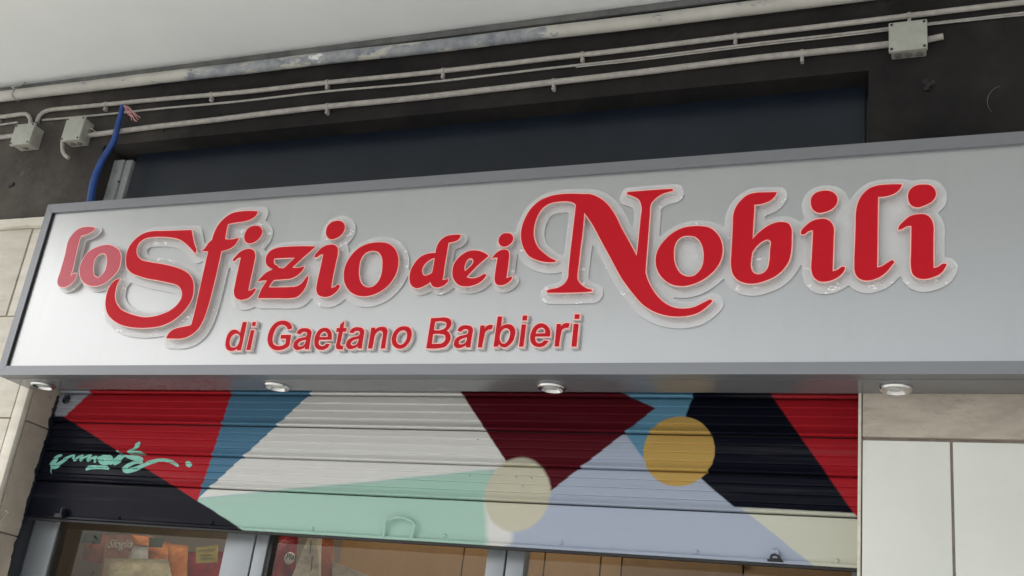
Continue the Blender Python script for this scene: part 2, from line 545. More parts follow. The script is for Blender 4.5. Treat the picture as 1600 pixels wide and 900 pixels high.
obj('joint_filler', MB().box(x_s, 4.5, YP + .009, YP + .03, .02, zb - .004), M['mortar'], rw, smooth=False)

# ------------------------------------------------------------------ pipes, boxes, cables on the upper wall
def run(name, pix, Y, rad, mat, label, cat='pipe', clips=(), sag=0.0, group=None):
    P = [Vector(at(x, y, Y)) for x, y in pix]
    pts = []
    for i in range(len(P) - 1):
        n = max(2, int((P[i + 1] - P[i]).length / .06))
        for j in range(n):
            q = P[i].lerp(P[i + 1], j / n)
            pts.append(q + Vector((0, math.sin(q.x * 5.3) * sag, math.sin(q.x * 7.1 + 1) * sag)))
    pts.append(P[-1])
    t = thing(name, label, cat, P[0], group or {'conduit': 'grey conduits on the dark wall', 'cable': 'thin cables on the dark wall'}.get(name))
    obj('tube', MB().tube(pts, rad, 14), mat, t)
    for (x, y) in clips:
        c_ = Vector(at(x, y, Y))
        # the pipe height at this x
        i = min(range(len(pts)), key=lambda i: abs(pts[i].x - c_.x))
        q = pts[i]
        mb = MB()
        mb.tube([(q.x + dx, q.y, q.z) for dx in (-.006, .006)], rad + .003, 14)
        mb.box(q.x - .006, q.x + .006, q.y - .003, YW + .002, q.z - rad - .022, q.z - rad + .002, .001)
        mb.lathe([(.004, 0), (.004, -.004)], (q.x, q.y - .003, q.z - rad - .014), 'y', 8)
        obj('clip', mb, M['pipe_paint'], t)
    return t, pts
yf = YW - .034
run('drain_pipe', [(-60, 159), (0, 151), (400, 104), (800, 58), (1200, 9.5), (1640, -47)], yf, .0275, M['pipe_fat'], 'thick cream pipe with flaking paint running under the ceiling', 'pipe', [], .0012)
# twisted wire tie round the fat pipe at the left
dp = bpy.data.objects['drain_pipe']
q = Vector(at(27, 148, yf))
mb = MB()
mb.tube([(q.x + .004 * math.sin(3 * a), q.y + .031 * math.cos(a), q.z + .031 * math.sin(a)) for a in np.linspace(0, 6.283, 26)], .003, 6)
mb.tube([(q.x - .03, q.y - .02, q.z + .035), (q.x - .01, q.y - .028, q.z + .030), (q.x, q.y - .03, q.z + .012)], .004, 6)
mb.tube([(q.x - .03, q.y - .02, q.z + .035), (q.x, q.y - .012, q.z + .045), (q.x + .02, q.y - .01, q.z + .045), (q.x + .025, q.y, q.z + .07)], .0035, 6)
obj('wire_tie', mb, M['pipe_paint'], dp)
yc = YW - .016
bend = [(58, 192), (59, 187), (62, 181), (67, 176), (74, 173), (83, 171)]
run('conduit', bend + [(200, 160), (400, 141.5), (800, 99), (1200, 51), (1600, 3.5), (1640, -1)], yc, .0105, M['pipe_paint'], 'uppermost thin grey conduit, bending down into the leftmost junction box', 'conduit',
    [(164, 166), (329, 149), (504, 131), (699, 111), (913, 85), (1151, 57), (1415, 25)], .0012)
run('conduit', [(132, 212), (400, 179), (800, 136.5), (1200, 89), (1392, 69)], yc, .0125, M['pipe_paint'], 'lower thicker grey conduit joining the two farther apart junction boxes', 'conduit',
    [(517, 166), (867, 129), (1242, 85)], .0012)
run('conduit', [(1446, 62.5), (1474, 57)], yc, .0115, M['pipe_paint'], 'short open conduit stub right of the big junction box', 'conduit')
run('conduit', [(-60, 190), (0, 183), (32, 178.5), (40, 178), (45, 181), (47.5, 186), (48, 196)], yc, .0105, M['pipe_paint'], 'grey conduit entering the leftmost junction box from above on its left', 'conduit', [(2, 184)])
run('conduit', [(-60, 222), (22, 212)], yc, .0115, M['pipe_paint'], 'grey conduit entering the leftmost junction box low on its left', 'conduit')
yk = YW - .007
run('cable', [(66, 188), (187, 176.5), (400, 155), (800, 114.5), (1200, 66), (1392, 44)], yk, .0052, M['pipe_paint'], 'thin grey cable stretched between the two main conduits', 'cable', [], .002)
run('cable', [(1392, 47), (1200, 69.5), (900, 105)], yk - .004, .003, M['pipe_paint'], 'very thin second cable just under the long grey cable at right', 'cable', [], .0025)
run('cable', [(1446, 38), (1510, 31), (1600, 20), (1640, 15)], yk, .0045, M['pipe_paint'], 'thin cable leaving the right junction box to the right', 'cable', [], .002)
run('cable', [(1446, 40), (1510, 33.5), (1600, 23.5), (1640, 19)], yk - .004, .0028, M['pipe_paint'], 'very thin cable under the one leaving the right junction box', 'cable', [], .003)
run('cable', [(-60, 203), (0, 195), (28, 191)], yk, .0052, M['pipe_paint'], 'thin grey cable left of the leftmost junction box', 'cable', [], .001)

def jbox(corners, depth, label, knock, tilt=0.0):
    yF = YW - depth
    c4 = [at(x, y, yF) for x, y in corners]
    x0 = (c4[0][0] + c4[3][0]) / 2; x1 = (c4[1][0] + c4[2][0]) / 2
    z1 = (c4[0][2] + c4[1][2]) / 2; z0 = (c4[2][2] + c4[3][2]) / 2
    t = thing('junction_box', label, 'junction box', ((x0 + x1) / 2, YW, (z0 + z1) / 2), 'junction boxes on the dark wall')
    ins = .006
    obj('body', MB().box(x0 + ins, x1 - ins, yF + .016, YW - .001, z0 + ins, z1 - ins, .004), M['box_side'], t)
    obj('lid', MB().box(x0, x1, yF, yF + .0155, z0, z1, .004), M['box_grey'], t)
    s0 = None
    for sx in (x0 + .010, x1 - .010):
        for sz in (z0 + .010, z1 - .010):
            if s0 is None:
                s0 = obj('lid_screw', MB().lathe([(.0052, .0), (.0052, -.0015), (.003, -.0022)], (sx, yF - .0005, sz), 'y', 10), M['rubber'], t)
                base = (sx, sz)
            else:
                dup(s0, t, (sx - base[0], 0, sz - base[1]))
    for (kx, side) in knock:
        xx_ = x0 + (x1 - x0) * kx
        yy = (yF + .016 + YW) / 2
        if side == 'b':
            obj('cable_gland', MB().lathe([(.013, 0), (.013, -.004), (.009, -.007), (.008, -.004)], (xx_, yy, z0 + ins + .0005), 'z', 14), M['gland'], t)
        else:
            obj('cable_gland', MB().tube([(x1 - ins - .002, yy, z0 + (z1 - z0) * kx), (x1 + .008, yy, z0 + (z1 - z0) * kx)], .0125, 14), M['box_side'], t)
    return t
jbox([(24, 194), (54, 192), (45, 225), (15, 226)], .075, 'leftmost grey junction box, with conduits entering it from the left', [(.5, 'b')])
j2 = jbox([(105, 183), (135, 182), (121, 218), (94, 220)], .075, 'grey junction box beside the blue hose, a bent stub below it', [(.35, 'b'), (.7, 'b')])
jbox([(1389, 34), (1449, 31), (1449, 76), (1388, 80)], .062, 'largest grey junction box, at upper right above the sign', [(.22, 'b'), (.5, 'b'), (.78, 'b')])
# bent conduit stub below the second box
run('conduit', [(98, 219), (97.5, 228), (98, 236), (101, 242), (107, 247)], YW - .045, .0095, M['pipe_paint'], 'short hooked conduit stub hanging under the box beside the blue hose', 'conduit')
run('wire', [(138, 199), (146, 203), (151, 208)], YW - .03, .0022, M['pipe_paint'], 'loose bent grey wire end beside the hooked conduit stub box', 'wire')
# blue hose and its pink wires
bh = thing('blue_hose', 'bright blue plastic hose curving up from behind the sign', 'hose', at(140, 310, YW - .05))
pl = [(138, 335, .0175), (142, 310, .017), (145, 290, .0165), (151, 270, .016), (160, 250, .0155), (170, 234, .0148), (177, 222, .014), (181, 210, .0135), (184, 197, .013), (188, 182, .0122), (192, 165, .0112)]
pts = [Vector(at(x, y, YW - .045)) for x, y, _ in pl]
fine = []; fr_ = []
for i in range(len(pts) - 1):
    a, b_, c_, d__ = pts[max(i - 1, 0)], pts[i], pts[i + 1], pts[min(i + 2, len(pts) - 1)]
    for j in range(5):
        t = j / 5
        fine.append(.5 * ((2 * b_) + (c_ - a) * t + (2 * a - 5 * b_ + 4 * c_ - d__) * t * t + (3 * b_ - a - 3 * c_ + d__) * t**3))
        fr_.append(pl[i][2] + (pl[i + 1][2] - pl[i][2]) * t)
fine.append(pts[-1]); fr_.append(pl[-1][2])
obj('sheath', MB().tube(fine, fr_, 18), M['blue'], bh)
tip = pts[-1]
for i, (ex, ey) in enumerate(((216, 187), (211, 190), (206, 188), (213, 182), (219, 184), (209, 184), (203, 181), (214, 190))):
    e = Vector(at(ex, ey, YW - .06 - .004 * i))
    mid = tip.lerp(e, .5) + Vector((.006, -.012, .014 - .003 * i))
    obj('pink_wire', MB().tube([tip, tip.lerp(mid, .6) + Vector((0, 0, .006)), mid, mid.lerp(e, .6) + Vector((.003 * (i % 3), 0, -.003)), e], .0018, 6), M['pinkwire'], bh)

# ------------------------------------------------------------------ the sign
XL, XR, ZB, ZT = -3.80, .60, 2.738, 3.536
sg = thing('shop_sign', 'long silver sign box with raised red script letters above the shutter', 'sign', ((XL + XR) / 2, 0, ZB))
FW = .040                                        # face width of the frame rail
SD = YW - .012
obj('sign_panel', MB().box(XL + FW + .002, XR - FW, .012, .02, ZB + FW, ZT - FW), M['sign_face'], sg, smooth=False)
def rail(pts4, y0=0.0, y1=.05):
    v = [(x, y0, z) for x, z in pts4] + [(x, y1, z) for x, z in pts4]
    mb_ = MB().add(v, [(0, 1, 2, 3), (7, 6, 5, 4), (0, 4, 5, 1), (1, 5, 6, 2), (2, 6, 7, 3), (3, 7, 4, 0)])
    return mb_
g = .0008
FT = .042; FL = .040; FB = .040
obj('frame_rail', rail([(XL, ZT), (XR, ZT), (XR, ZT - FT), (XL + FL - g, ZT - FT)]), M['frame'], sg, smooth=False)
obj('frame_rail', rail([(XL, ZB), (XL, ZT - g * 2), (XL + FL - g * 2, ZT - FT - g), (XL + FL - g * 2, ZB + FB)]), M['frame'], sg, smooth=False)
obj('frame_rail', rail([(XL + g * 2, ZB), (XR, ZB), (XR, ZB + FB), (XL + FL, ZB + FB)]), M['frame'], sg, smooth=False)
obj('shadow_gasket', MB().box(XL + FL - .001, XL + FL + .0025, .004, .03, ZB + FB, ZT - FT - .002), M['black'], sg, smooth=False)
obj('underside_sheet', MB().box(XL + .003, XR, .052, SD, ZB - .001, ZB + .006), M['under'], sg, smooth=False)
obj('side_sheet', MB().box(XL + .002, XL + .010, .052, SD, ZB + .008, ZT - .003), M['under'], sg, smooth=False)
obj('top_sheet', MB().box(XL + .012, XR, .052, SD, ZT - .010, ZT - .002), M['frame'], sg, smooth=False)
obj('back_sheet', MB().box(XL + .012, XR, SD - .01, SD - .001, ZB + .008, ZT - .012), M['under'], sg, smooth=False)
# the four recessed downlights in the underside
dl = []
for (px, py) in ((64, 599), (430, 600), (860, 601), (1400, 606)):
    v = AX @ np.array([px - 800, py - 450, FPX])
    p = CAM + v * ((ZB - CAM[2]) / v[2])
    p[1] = .125
    dl.append((p[0], p[1]))
def downlight(x, y):
    prof = [(.050, .000), (.051, -.005), (.047, -.011), (.041, -.012), (.035, -.004), (.032, -.001)]
    a = obj('downlight_ring', MB().lathe(prof, (x, y, ZB - .0015), 'z', 32), M['chrome'], sg)
    l_ = obj('lens', MB().lathe([(.0315, -.001), (.031, -.003), (.022, -.007), (.008, -.009)], (x, y, ZB - .0015), 'z', 24), M['lens'], a)
    return a
for x, y in dl:
    downlight(x, y)

# ---- letters
L1 = (80, 340, 7.5); L2 = (150, 340, 4.5); L3 = (240, 310, 3.913); L4 = (350, 330, 6); L5 = (480, 330, 6)
L6 = (630, 350, 8.18); L7 = (700, 350, 8.18); N1 = (800, 280, 4.5); N2 = (910, 280, 3.913); O3 = (1010, 340, 7.5)
B1 = (1130, 290, 5.294); I4 = (1240, 280, 5); J1 = (1320, 270, 5); I5 = (1390, 270, 5)
BIG = [
 ('lo', [[(*L1, '515,125 470,112 410,112 360,120 300,150 250,200 210,260 190,320 170,420 140,530 105,650 78,740 80,780 100,805 140,815 200,795 260,745 300,660* 275,655 240,675 215,690* 245,620 270,520 290,430 310,340 335,250 352,212* 400,200 450,180 490,155')]]),
 ('lo', [[(*L1, '690,325 740,345 790,380 812,430 812,520 790,600 740,670 670,735 600,780 520,800 450,795 390,765 350,710 335,640 345,560 375,490 420,420 490,370 560,340 620,325')],
         [(*L1, '600,418 640,430 655,480 652,560 630,630 590,680 540,705 510,690 492,640 492,570 510,490 550,440')]]),
 ('Sfizio', [[(*L2, '672,88* 680,130 690,180 705,235 697,252* 675,225 640,190 590,155 530,140 460,135 390,138 340,150 300,185 285,225 290,265 315,295 370,312 450,325 540,345 600,365 650,395 680,440 687,500 675,570 640,630 590,685 530,730 460,760 380,773 300,775 230,768 170,750 120,720 85,680 68,620 72,560 90,500 120,455 150,435 170,435* 150,465 138,510 133,560 145,605 175,645 220,670 280,690 340,702 400,697 460,682 520,655 570,615 600,570 605,525 590,490 560,470 500,455 430,440 360,428 300,410 250,388 220,355 212,310 215,260 235,205 275,155 330,115 390,98 470,95 560,92')]]),
 ('Sfizio', [[(*L3, '637,80* 625,105 595,128 540,143 490,150 455,158* 445,200 438,250* 470,252 500,248 520,242* 505,275 470,305 435,318 415,323* 400,390 380,480 355,580 330,670 305,740 270,800 220,840 170,856 120,857 78,855* 90,830 120,803 160,790 205,782 228,775 240,740 255,680 275,590 295,500 315,410 335,325* 295,322* 315,305 335,275 358,255* 370,215 395,165 430,125 480,92 540,80')]]),
 ('Sfizio', [[(*L4, '290,137 335,145 358,180 355,215 325,260 280,292 230,302 203,285 192,250 200,205 225,165 255,145')],
             [(*L4, '90,470* 85,460 110,425 150,385 200,360 250,355 280,370 293,405 285,470 265,570 240,680 228,745* 260,740 285,725 300,730* 285,760 250,800 200,825 150,830 110,810 95,770 105,690 125,590 145,500 160,435* 130,440 108,460')]]),
 ('Sfizio', [[(*L4, '860,332* 800,385 720,455 640,530* 690,532 730,525 755,518* 735,555 690,600 630,630 560,638 470,645* 440,680 420,715* 520,715 620,712 680,705 730,675 765,630 790,605* 785,650 765,710 730,765 680,805 620,815 500,815 320,815* 335,770 365,710 405,650* 365,650 315,660* 350,620 400,575 440,555 470,545* 430,530 400,500 392,460 405,410 440,370 500,345 580,335 700,330')],
             [(*L4, '475,443* 580,438 668,436* 615,485 560,537* 515,532* 505,515 478,500 466,470')]]),
 ('Sfizio', [[(*L5, '290,90 335,105 353,140 345,185 310,230 260,258 215,262 185,235 177,190 190,145 220,110 255,95')],
             [(*L5, '70,435* 72,418 100,380 150,335 210,315 255,317 285,345 288,385 270,480 245,600 225,720* 260,710 290,690 307,700* 290,735 250,775 200,800 150,803 105,785 88,745 95,670 115,580 135,490 152,405* 120,410 95,430')]]),
 ('Sfizio', [[(*L5, '680,293 760,305 815,345 848,410 855,490 835,580 790,660 720,730 640,775 550,797 470,790 400,750 355,680 343,600 360,510 410,420 480,350 560,310 620,297')],
             [(*L5, '620,372 670,385 700,430 707,510 695,600 660,670 610,710 555,713 510,680 487,610 487,530 505,450 545,395 580,377')]]),
 ('dei', [[(*L6, '735,140* 725,175 690,210 640,228 580,240* 565,330 545,450 525,570 508,690 500,718* 540,712 575,700* 575,725 540,770 490,800 430,812 380,795 350,740* 300,775 240,805 170,820 120,800 88,745 82,680 95,600 135,520 190,450 260,400 340,375 415,372* 425,310 450,250 500,190 560,155 640,140')],
          [(*L6, '405,435* 350,455 290,500 250,560 243,620 265,660 310,655 370,625* 385,550')]]),
 ('dei', [[(*L7, '520,410* 470,450 390,520 310,600 235,680* 290,695 360,690 420,665 470,640 490,650* 460,700 400,750 320,785 230,797 150,785 95,740 62,670 58,600 80,510 130,440 200,380 280,345 360,340 430,355 480,380')],
          [(*L7, '215,605* 210,560 225,500 260,450 300,440 325,465 315,510 270,560')]]),
 ('dei', [[(*L7, '750,118 805,130 833,165 828,215 790,260 730,290 680,280 650,240 652,190 680,145 715,122')],
          [(*L7, '560,440* 575,420 620,370 680,335 730,328 770,345 782,390 775,480 760,600 745,695* 790,680 820,672* 815,700 780,740 720,775 660,783 615,765 598,715 605,620 620,520 635,430* 600,430')]]),
 ('Nobili', [[(*N1, '312,572* 280,560 230,525 180,475 155,410 155,340 175,270 215,205 270,170 340,157 400,157 435,168 450,180* 440,270 425,400 410,530 398,650 395,690 370,735 320,765 270,775 245,785* 250,798* 400,798 560,790* 562,778* 520,765 480,735 460,700 460,680 470,590 485,460 500,340 508,235*'),
              (*N2, '60,275 120,385 180,495 240,605 310,700 380,775 450,815 530,836 620,838 700,820 755,785 795,745* 785,735* 740,755 690,780 620,792 560,785 500,755 450,705 410,640 385,570* 392,480 402,350 412,220 420,150 440,125 480,95 520,80 555,72* 550,60* 420,68 275,80* 272,92* 310,105 345,125 360,155 355,250 345,360 332,470* 290,390 240,300 195,210 150,150 100,112 50,93'),
              (*N1, '495,105 400,103 330,108 270,120 200,150 140,200 95,270 68,350 65,420 85,490 120,540 180,570 240,583 300,582*')]]),
 ('Nobili', [[(*O3, '640,102 740,120 820,180 875,270 893,380 875,490 820,590 730,680 620,750 500,793 400,802 290,780 200,720 140,640 110,540 115,440 150,350 220,260 310,180 420,125 530,103')],
             [(*O3, '500,213 570,225 630,280 665,370 672,470 655,570 610,640 550,685 490,692 420,670 365,610 332,530 322,430 330,340 365,265 430,220')]]),
 ('Nobili', [[(*B1, '443,55* 430,85 395,120 340,145 258,158* 255,230 248,340 243,445* 300,385 360,340 420,312 490,302 540,315 562,350 567,430 562,540 545,620 500,690 430,750 340,790 260,810 190,808 120,780 80,730 65,660 68,560 75,440 80,330 85,240 105,180 150,120 200,80 260,62 350,57')],
             [(*B1, '240,555* 280,500 330,460 370,447 388,455 388,530 383,620 365,690 330,725 285,735 250,720 230,680 232,610')]]),
 ('Nobili', [[(*I4, '260,90 310,105 340,140 340,180 310,225 250,255 190,262 150,235 135,190 140,145 170,110 210,95')],
             [(*I4, '58,430* 58,410 90,370 140,330 200,312 250,312 290,335 313,380 313,450 310,560 307,650 305,720* 340,710 380,685 403,688* 395,715 360,755 310,785 250,800 195,795 155,760 140,710 142,620 148,510 152,400* 115,408 85,430')]]),
 ('Nobili', [[(*J1, '447,92* 435,120 400,155 340,180 260,188* 258,300 256,450 255,600 252,742* 290,730 340,700 375,685 385,695 370,720 330,770 280,810 220,835 150,840 105,820 80,780 75,700 80,560 85,420 90,290 105,230 140,170 190,125 250,102 330,93')]]),
 ('Nobili', [[(*I5, '260,93 320,100 355,135 360,180 335,220 280,252 210,270 165,250 145,200 150,150 180,115 215,98')],
             [(*I5, '68,445* 70,430 110,380 160,340 220,325 280,327 320,355 340,400 342,500 342,620 343,745* 380,735 420,710 445,715* 435,740 400,785 340,815 270,830 215,820 180,790 168,740 168,620 170,500 170,415* 130,420 95,440')]]),
]
T1 = (345, 490, 12); T2 = (450, 490, 12); T3 = (550, 490, 12); T4 = (660, 480, 12); T5 = (760, 480, 12); T6 = (820, 480, 12)
A_OUT = '165,372* 235,388* 265,352 310,342 352,355 358,395 335,432 270,452 190,475 130,520 102,590 105,640 150,680 210,680 270,660 322,630* 318,670* 395,670* 410,550 430,430 440,340 410,295 340,275 260,280 200,312'
A_IN = '335,490* 260,510 205,540 185,585 205,615 250,615 300,590 325,550'
SMALL = [
 [[(*T1, '415,160* 490,160* 455,330 415,520 375,690* 305,690* 312,655* 260,685 190,700 130,680 95,630 92,560 105,470 140,380 190,325 250,303 310,315 365,365* 385,280')],
  [(*T1, '290,375 335,390 360,440 345,540 305,610 240,640 190,625 165,570 175,490 210,420 250,385')]],
 [[(*T1, '600,158* 662,158* 648,235* 585,235*')], [(*T1, '565,312* 630,312* 555,683* 480,683*')]],
 [[(*T1, '1335,275* 1330,287* 1255,297* 1235,250 1180,215 1110,215 1050,260 1005,340 975,430 970,510 990,570 1040,605 1110,610 1180,590 1215,560* 1225,470* 1120,470* 1135,400* 1320,400* 1285,595* 1220,650 1140,680 1060,688 970,665 910,605 880,510 890,400 930,290 1000,200 1090,145 1190,133 1270,160 1320,210')]],
 [[(*T2, A_OUT)], [(*T2, A_IN)]],
 [[(*T2, '815,490* 590,490* 575,540 590,590 640,612 690,595 712,565* 785,572* 750,630 690,670 620,682 550,665 505,610 495,530 510,430 550,350 610,290 690,268 760,285 808,340 822,420')],
  [(*T2, '590,440* 615,380 660,340 710,345 740,380 745,440*')]],
 [[(*T2, '1058,140* 1040,272* 1100,272* 1090,340* 1028,340* 995,500 980,580 1000,603 1035,600* 1030,665* 970,672 915,660 900,610 915,540 935,440 955,345* 905,345* 920,272* 970,272* 985,200*')]],
 [[(532.5, 488.6, 12, A_OUT)], [(532.5, 488.6, 12, A_IN)]],
 [[(*T3, '365,265* 435,265* 430,310* 490,265 560,250 630,260 665,310 655,400 640,500 620,655* 540,655* 560,520 580,400 570,340 530,320 475,345 430,410 410,520 380,655* 300,655*')]],
 [[(*T3, '980,240 1050,250 1105,300 1120,380 1100,480 1050,570 980,635 900,658 820,640 765,585 745,500 760,410 810,320 880,262')],
  [(*T3, '960,313 1010,330 1035,385 1025,470 985,545 930,583 870,575 835,530 828,460 855,385 905,330')]],
 [[(*T4, '165,208* 300,203 430,195 500,215 540,260 540,330 510,390 455,440* 500,480 528,540 520,620 480,690 420,745 340,765 75,768*')],
  [(*T4, '240,275* 400,272 445,290 452,340 430,390 380,420 215,428*')],
  [(*T4, '200,507* 360,505 420,525 435,580 415,640 360,680 300,688 178,690*')]],
 [[(700.6, 484.6, 11.5, A_OUT)], [(700.6, 484.6, 11.5, A_IN)]],
 [[(*T4, '1090,345* 1165,345* 1160,410* 1200,360 1250,335 1325,340* 1295,420* 1235,425 1185,460 1160,550 1120,755* 1040,755*')]],
 [[(*T5, '215,172* 295,180* 285,270 275,385* 320,340 380,322 450,325 510,365 540,430 535,530 500,630 430,710 360,752 290,745 235,690* 215,742* 135,742*')],
  [(*T5, '370,395 420,415 445,470 435,560 400,640 340,685 290,675 255,620 250,540 275,460 320,410')]],
 [[(*T5, '685,160* 768,160* 758,248* 675,248*')], [(*T5, '665,325* 745,325* 695,740* 612,740*')]],
 [[(*T6, '470,550* 200,550* 195,600 220,660 270,680 330,660 360,625* 445,630* 400,695 330,740 250,748 170,720 115,650 103,560 125,460 175,370 250,315 330,305 410,340 460,400 478,470')],
  [(*T6, '207,497* 230,430 280,390 330,385 375,420 380,490*')]],
 [[(*T6, '600,315* 675,315* 672,365* 720,320 770,300 845,305* 815,390* 760,390 705,420 675,520 645,735* 558,735*')]],
 [[(*T6, '940,135* 1030,135* 1022,220* 930,220*')], [(*T6, '918,315* 1010,315* 970,738* 877,738*')]],
]
YPAN = .012                                      # front of the sign panel
YPL = YPAN - .007                                # front of the acrylic plates
YLF = YPL - .024                                 # front of the big letters
YSF = YPAN - .017                                # front of the small letters
def contours(segs_list, Y):
    out = []
    for segs in segs_list:
        pts = []
        for s_ in segs:
            pts += parse(s_)
        c = np.array([at(x, y, Y)[[0, 2]] for x, y in smooth_path(pts)])
        keep = np.linalg.norm(c - np.roll(c, 1, 0), axis=1) > 2e-4
        out.append(c[keep])
    # outers counter clockwise, holes clockwise
    res = []
    for i, c in enumerate(out):
        depth = sum(inside([o], c[:1])[0] for j, o in enumerate(out) if j != i)
        if (area(c) > 0) == (depth % 2 == 1):
            c = c[::-1]
        res.append(c)
    return res
GROUPS = {}
def make_letter(conts, yf_, yb, rim, redmat, side='acrylic_side'):
    body = [offset(c, rim) for c in conts]
    mb = prism(MB(), body, yf_, yb, 1, 0, back=False)
    lt = obj('letter', mb, [M[side], M['acrylic_rim']], sg, smooth=True)
    obj('letter_face', prism(MB(), conts, yf_ - .0012, yf_ - .0002), redmat, lt, smooth=False)
    return lt
for grp, segs in BIG:
    cs = contours(segs, YLF)
    GROUPS.setdefault(grp, []).extend(cs)
    make_letter(cs, YLF, YPL - .0004, .0040, M['red_frost'] if grp == 'lo' else M['red'])
for segs in SMALL:
    make_letter(contours(segs, YSF), YSF, YPAN - .0004, .0044, M['red'], 'letter_side')

# acrylic plates: an even margin round the letters of a word, cut as one sheet
def march(D, lev, xs, zs):
    segs = {}
    nx, nz = D.shape
    def ip(a, b, va, vb):
        t = (lev - va) / (vb - va)
        return (a[0] + (b[0] - a[0]) * t, a[1] + (b[1] - a[1]) * t)
    sgn = D < lev
    for i in range(nx - 1):
        col = sgn[i:i + 2]
        act = np.where(~((col[0, :-1] == col[0, 1:]) & (col[1, :-1] == col[1, 1:]) & (col[0, :-1] == col[1, :-1])))[0]
        for j in act:
            q = [(i, j), (i + 1, j), (i + 1, j + 1), (i, j + 1)]
            es = []
            for k_ in range(4):
                a, b_ = q[k_], q[(k_ + 1) % 4]
                if sgn[a] != sgn[b_]:
                    es.append((min(a, b_), max(a, b_), sgn[a]))
            ins_ = [e for e in es if e[2]]; outs = [e for e in es if not e[2]]
            for e1, e2 in zip(ins_, outs):
                segs[(e1[0], e1[1])] = segs.get((e1[0], e1[1]), []) + [(e2[0], e2[1])]
    P = {}
    def pt(e):
        a, b_ = e
        return ip((xs[a[0]], zs[a[1]]), (xs[b_[0]], zs[b_[1]]), D[a], D[b_])
    loops = []
    while segs:
        st = next(iter(segs)); cur = st; lp_ = []
        while cur in segs:
            nx_ = segs[cur].pop()
            if not segs[cur]: del segs[cur]
            lp_.append(pt(cur)); cur = nx_
        if len(lp_) > 12:
            loops.append(np.array(lp_))
    return loops
MARG = {'lo': .017, 'Sfizio': .033, 'dei': .018, 'Nobili': .032}
allD = None
allp = np.concatenate([c for g_ in GROUPS.values() for c in g_])
x0, z0 = allp.min(0) - .06; x1, z1 = allp.max(0) + .06
H = .004
xs = np.arange(x0, x1, H); zs = np.arange(z0, z1, H)
GX, GZ = np.meshgrid(xs, zs, indexing='ij')
D = np.full(GX.shape, 1.0)
for grp, cs in GROUPS.items():
    for c in cs:
        # densify, then take the distance to it inside a window
        cc = np.concatenate([c, (c + np.roll(c, -1, 0)) / 2])
        i0, i1 = np.searchsorted(xs, (c[:, 0].min() - .07, c[:, 0].max() + .07))
        j0, j1 = np.searchsorted(zs, (c[:, 1].min() - .07, c[:, 1].max() + .07))
        wx, wz = GX[i0:i1, j0:j1], GZ[i0:i1, j0:j1]
        dd = np.full(wx.shape, 9.0)
        for p in cc:
            np.minimum(dd, (wx - p[0])**2 + (wz - p[1])**2, out=dd)
        dd = np.sqrt(dd)
        D[i0:i1, j0:j1] = np.minimum(D[i0:i1, j0:j1], dd - MARG[grp])
    pts = np.stack([GX.ravel(), GZ.ravel()], 1)
    D[inside(cs, pts).reshape(GX.shape)] = -.03
for _ in range(3):                               # rounds the inner corners like a router cutter
    Dp = np.pad(D, 1, mode='edge')
    D = (Dp[:-2, 1:-1] + Dp[2:, 1:-1] + Dp[1:-1, :-2] + Dp[1:-1, 2:] + 2 * D) / 6
loops = march(D, 0.0, xs, zs)
outer = [c for c in loops if area(c) * 1 and sum(inside([o], c[:1])[0] for o in loops if o is not c) % 2 == 0]
for oc in outer:
    holes = [c for c in loops if c is not oc and inside([oc], c[:1])[0] and abs(area(c)) > .0026]
    obj('backing_plate', prism(MB(), [oc] + holes, YPL, YPAN - .0006, 0, 1, back=False), [M['plate'], M['plate_edge']], sg, smooth=True)

# ------------------------------------------------------------------ roller shutter and its mural
def shp(px, py):
    return at(px, py, YS - .006)[[0, 2]]
k = NT('shutter_mural_paint')
wob = k.n('TexNoise'); wob.inputs['Scale'].default_value = 9
k.l(k.pos(), wob.inputs['Vector'])
sp = k.n('SeparateXYZ'); k.l(k.pos(), sp.inputs[0])
wv = k.math('MULTIPLY_ADD', wob.outputs['Fac'], .006, -.003)
PX = k.math('ADD', sp.outputs[0], wv); PZ = k.math('ADD', sp.outputs[2], wv)
def half(p, q, inside_pt, soft=.0025):
    a = q[1] - p[1]; b_ = -(q[0] - p[0])
    n_ = math.hypot(a, b_); a /= n_; b_ /= n_
    c_ = -(a * p[0] + b_ * p[1])
    if a * inside_pt[0] + b_ * inside_pt[1] + c_ < 0:
        a, b_, c_ = -a, -b_, -c_
    t = k.math('MULTIPLY_ADD', PZ, b_, c_)
    return k.ramp(k.math('MULTIPLY_ADD', PX, a, t), -soft, soft)
def poly(pix, soft=.0025):
    P_ = [shp(*p) for p in pix]
    cen = np.mean(P_, 0)
    r = None
    for i in range(len(P_)):
        h_ = half(P_[i], P_[(i + 1) % len(P_)], cen, soft)
        r = h_ if r is None else k.math('MULTIPLY', r, h_)
    return r
def ell(cx, cy, rx, ry, soft=.03):
    c0 = shp(cx, cy); ax = abs(shp(cx + rx, cy)[0] - shp(cx - rx, cy)[0]) / 2; az = abs(shp(cx, cy + ry)[1] - shp(cx, cy - ry)[1]) / 2
    u = k.math('MULTIPLY', k.math('ADD', PX, -c0[0]), 1 / ax); v = k.math('MULTIPLY', k.math('ADD', PZ, -c0[1]), 1 / az)
    return k.ramp(k.math('ADD', k.math('MULTIPLY', u, u), k.math('MULTIPLY', v, v)), 1 + soft, 1 - soft)
C_RED = (.40, .016, .026); C_BLK = (.005, .006, .013); C_BLUE = (.085, .20, .31); C_WHT = (.68, .68, .66); C_MINT = (.37, .56, .48)
C_BEI = (.55, .53, .42); C_MAR = (.085, .006, .012); C_LBL = (.12, .28, .41); C_LAV = (.385, .435, .54); C_YEL = (.50, .33, .10); C_CRM = (.57, .58, .49); C_GRY = (.34, .36, .41)
col = (C_LAV)
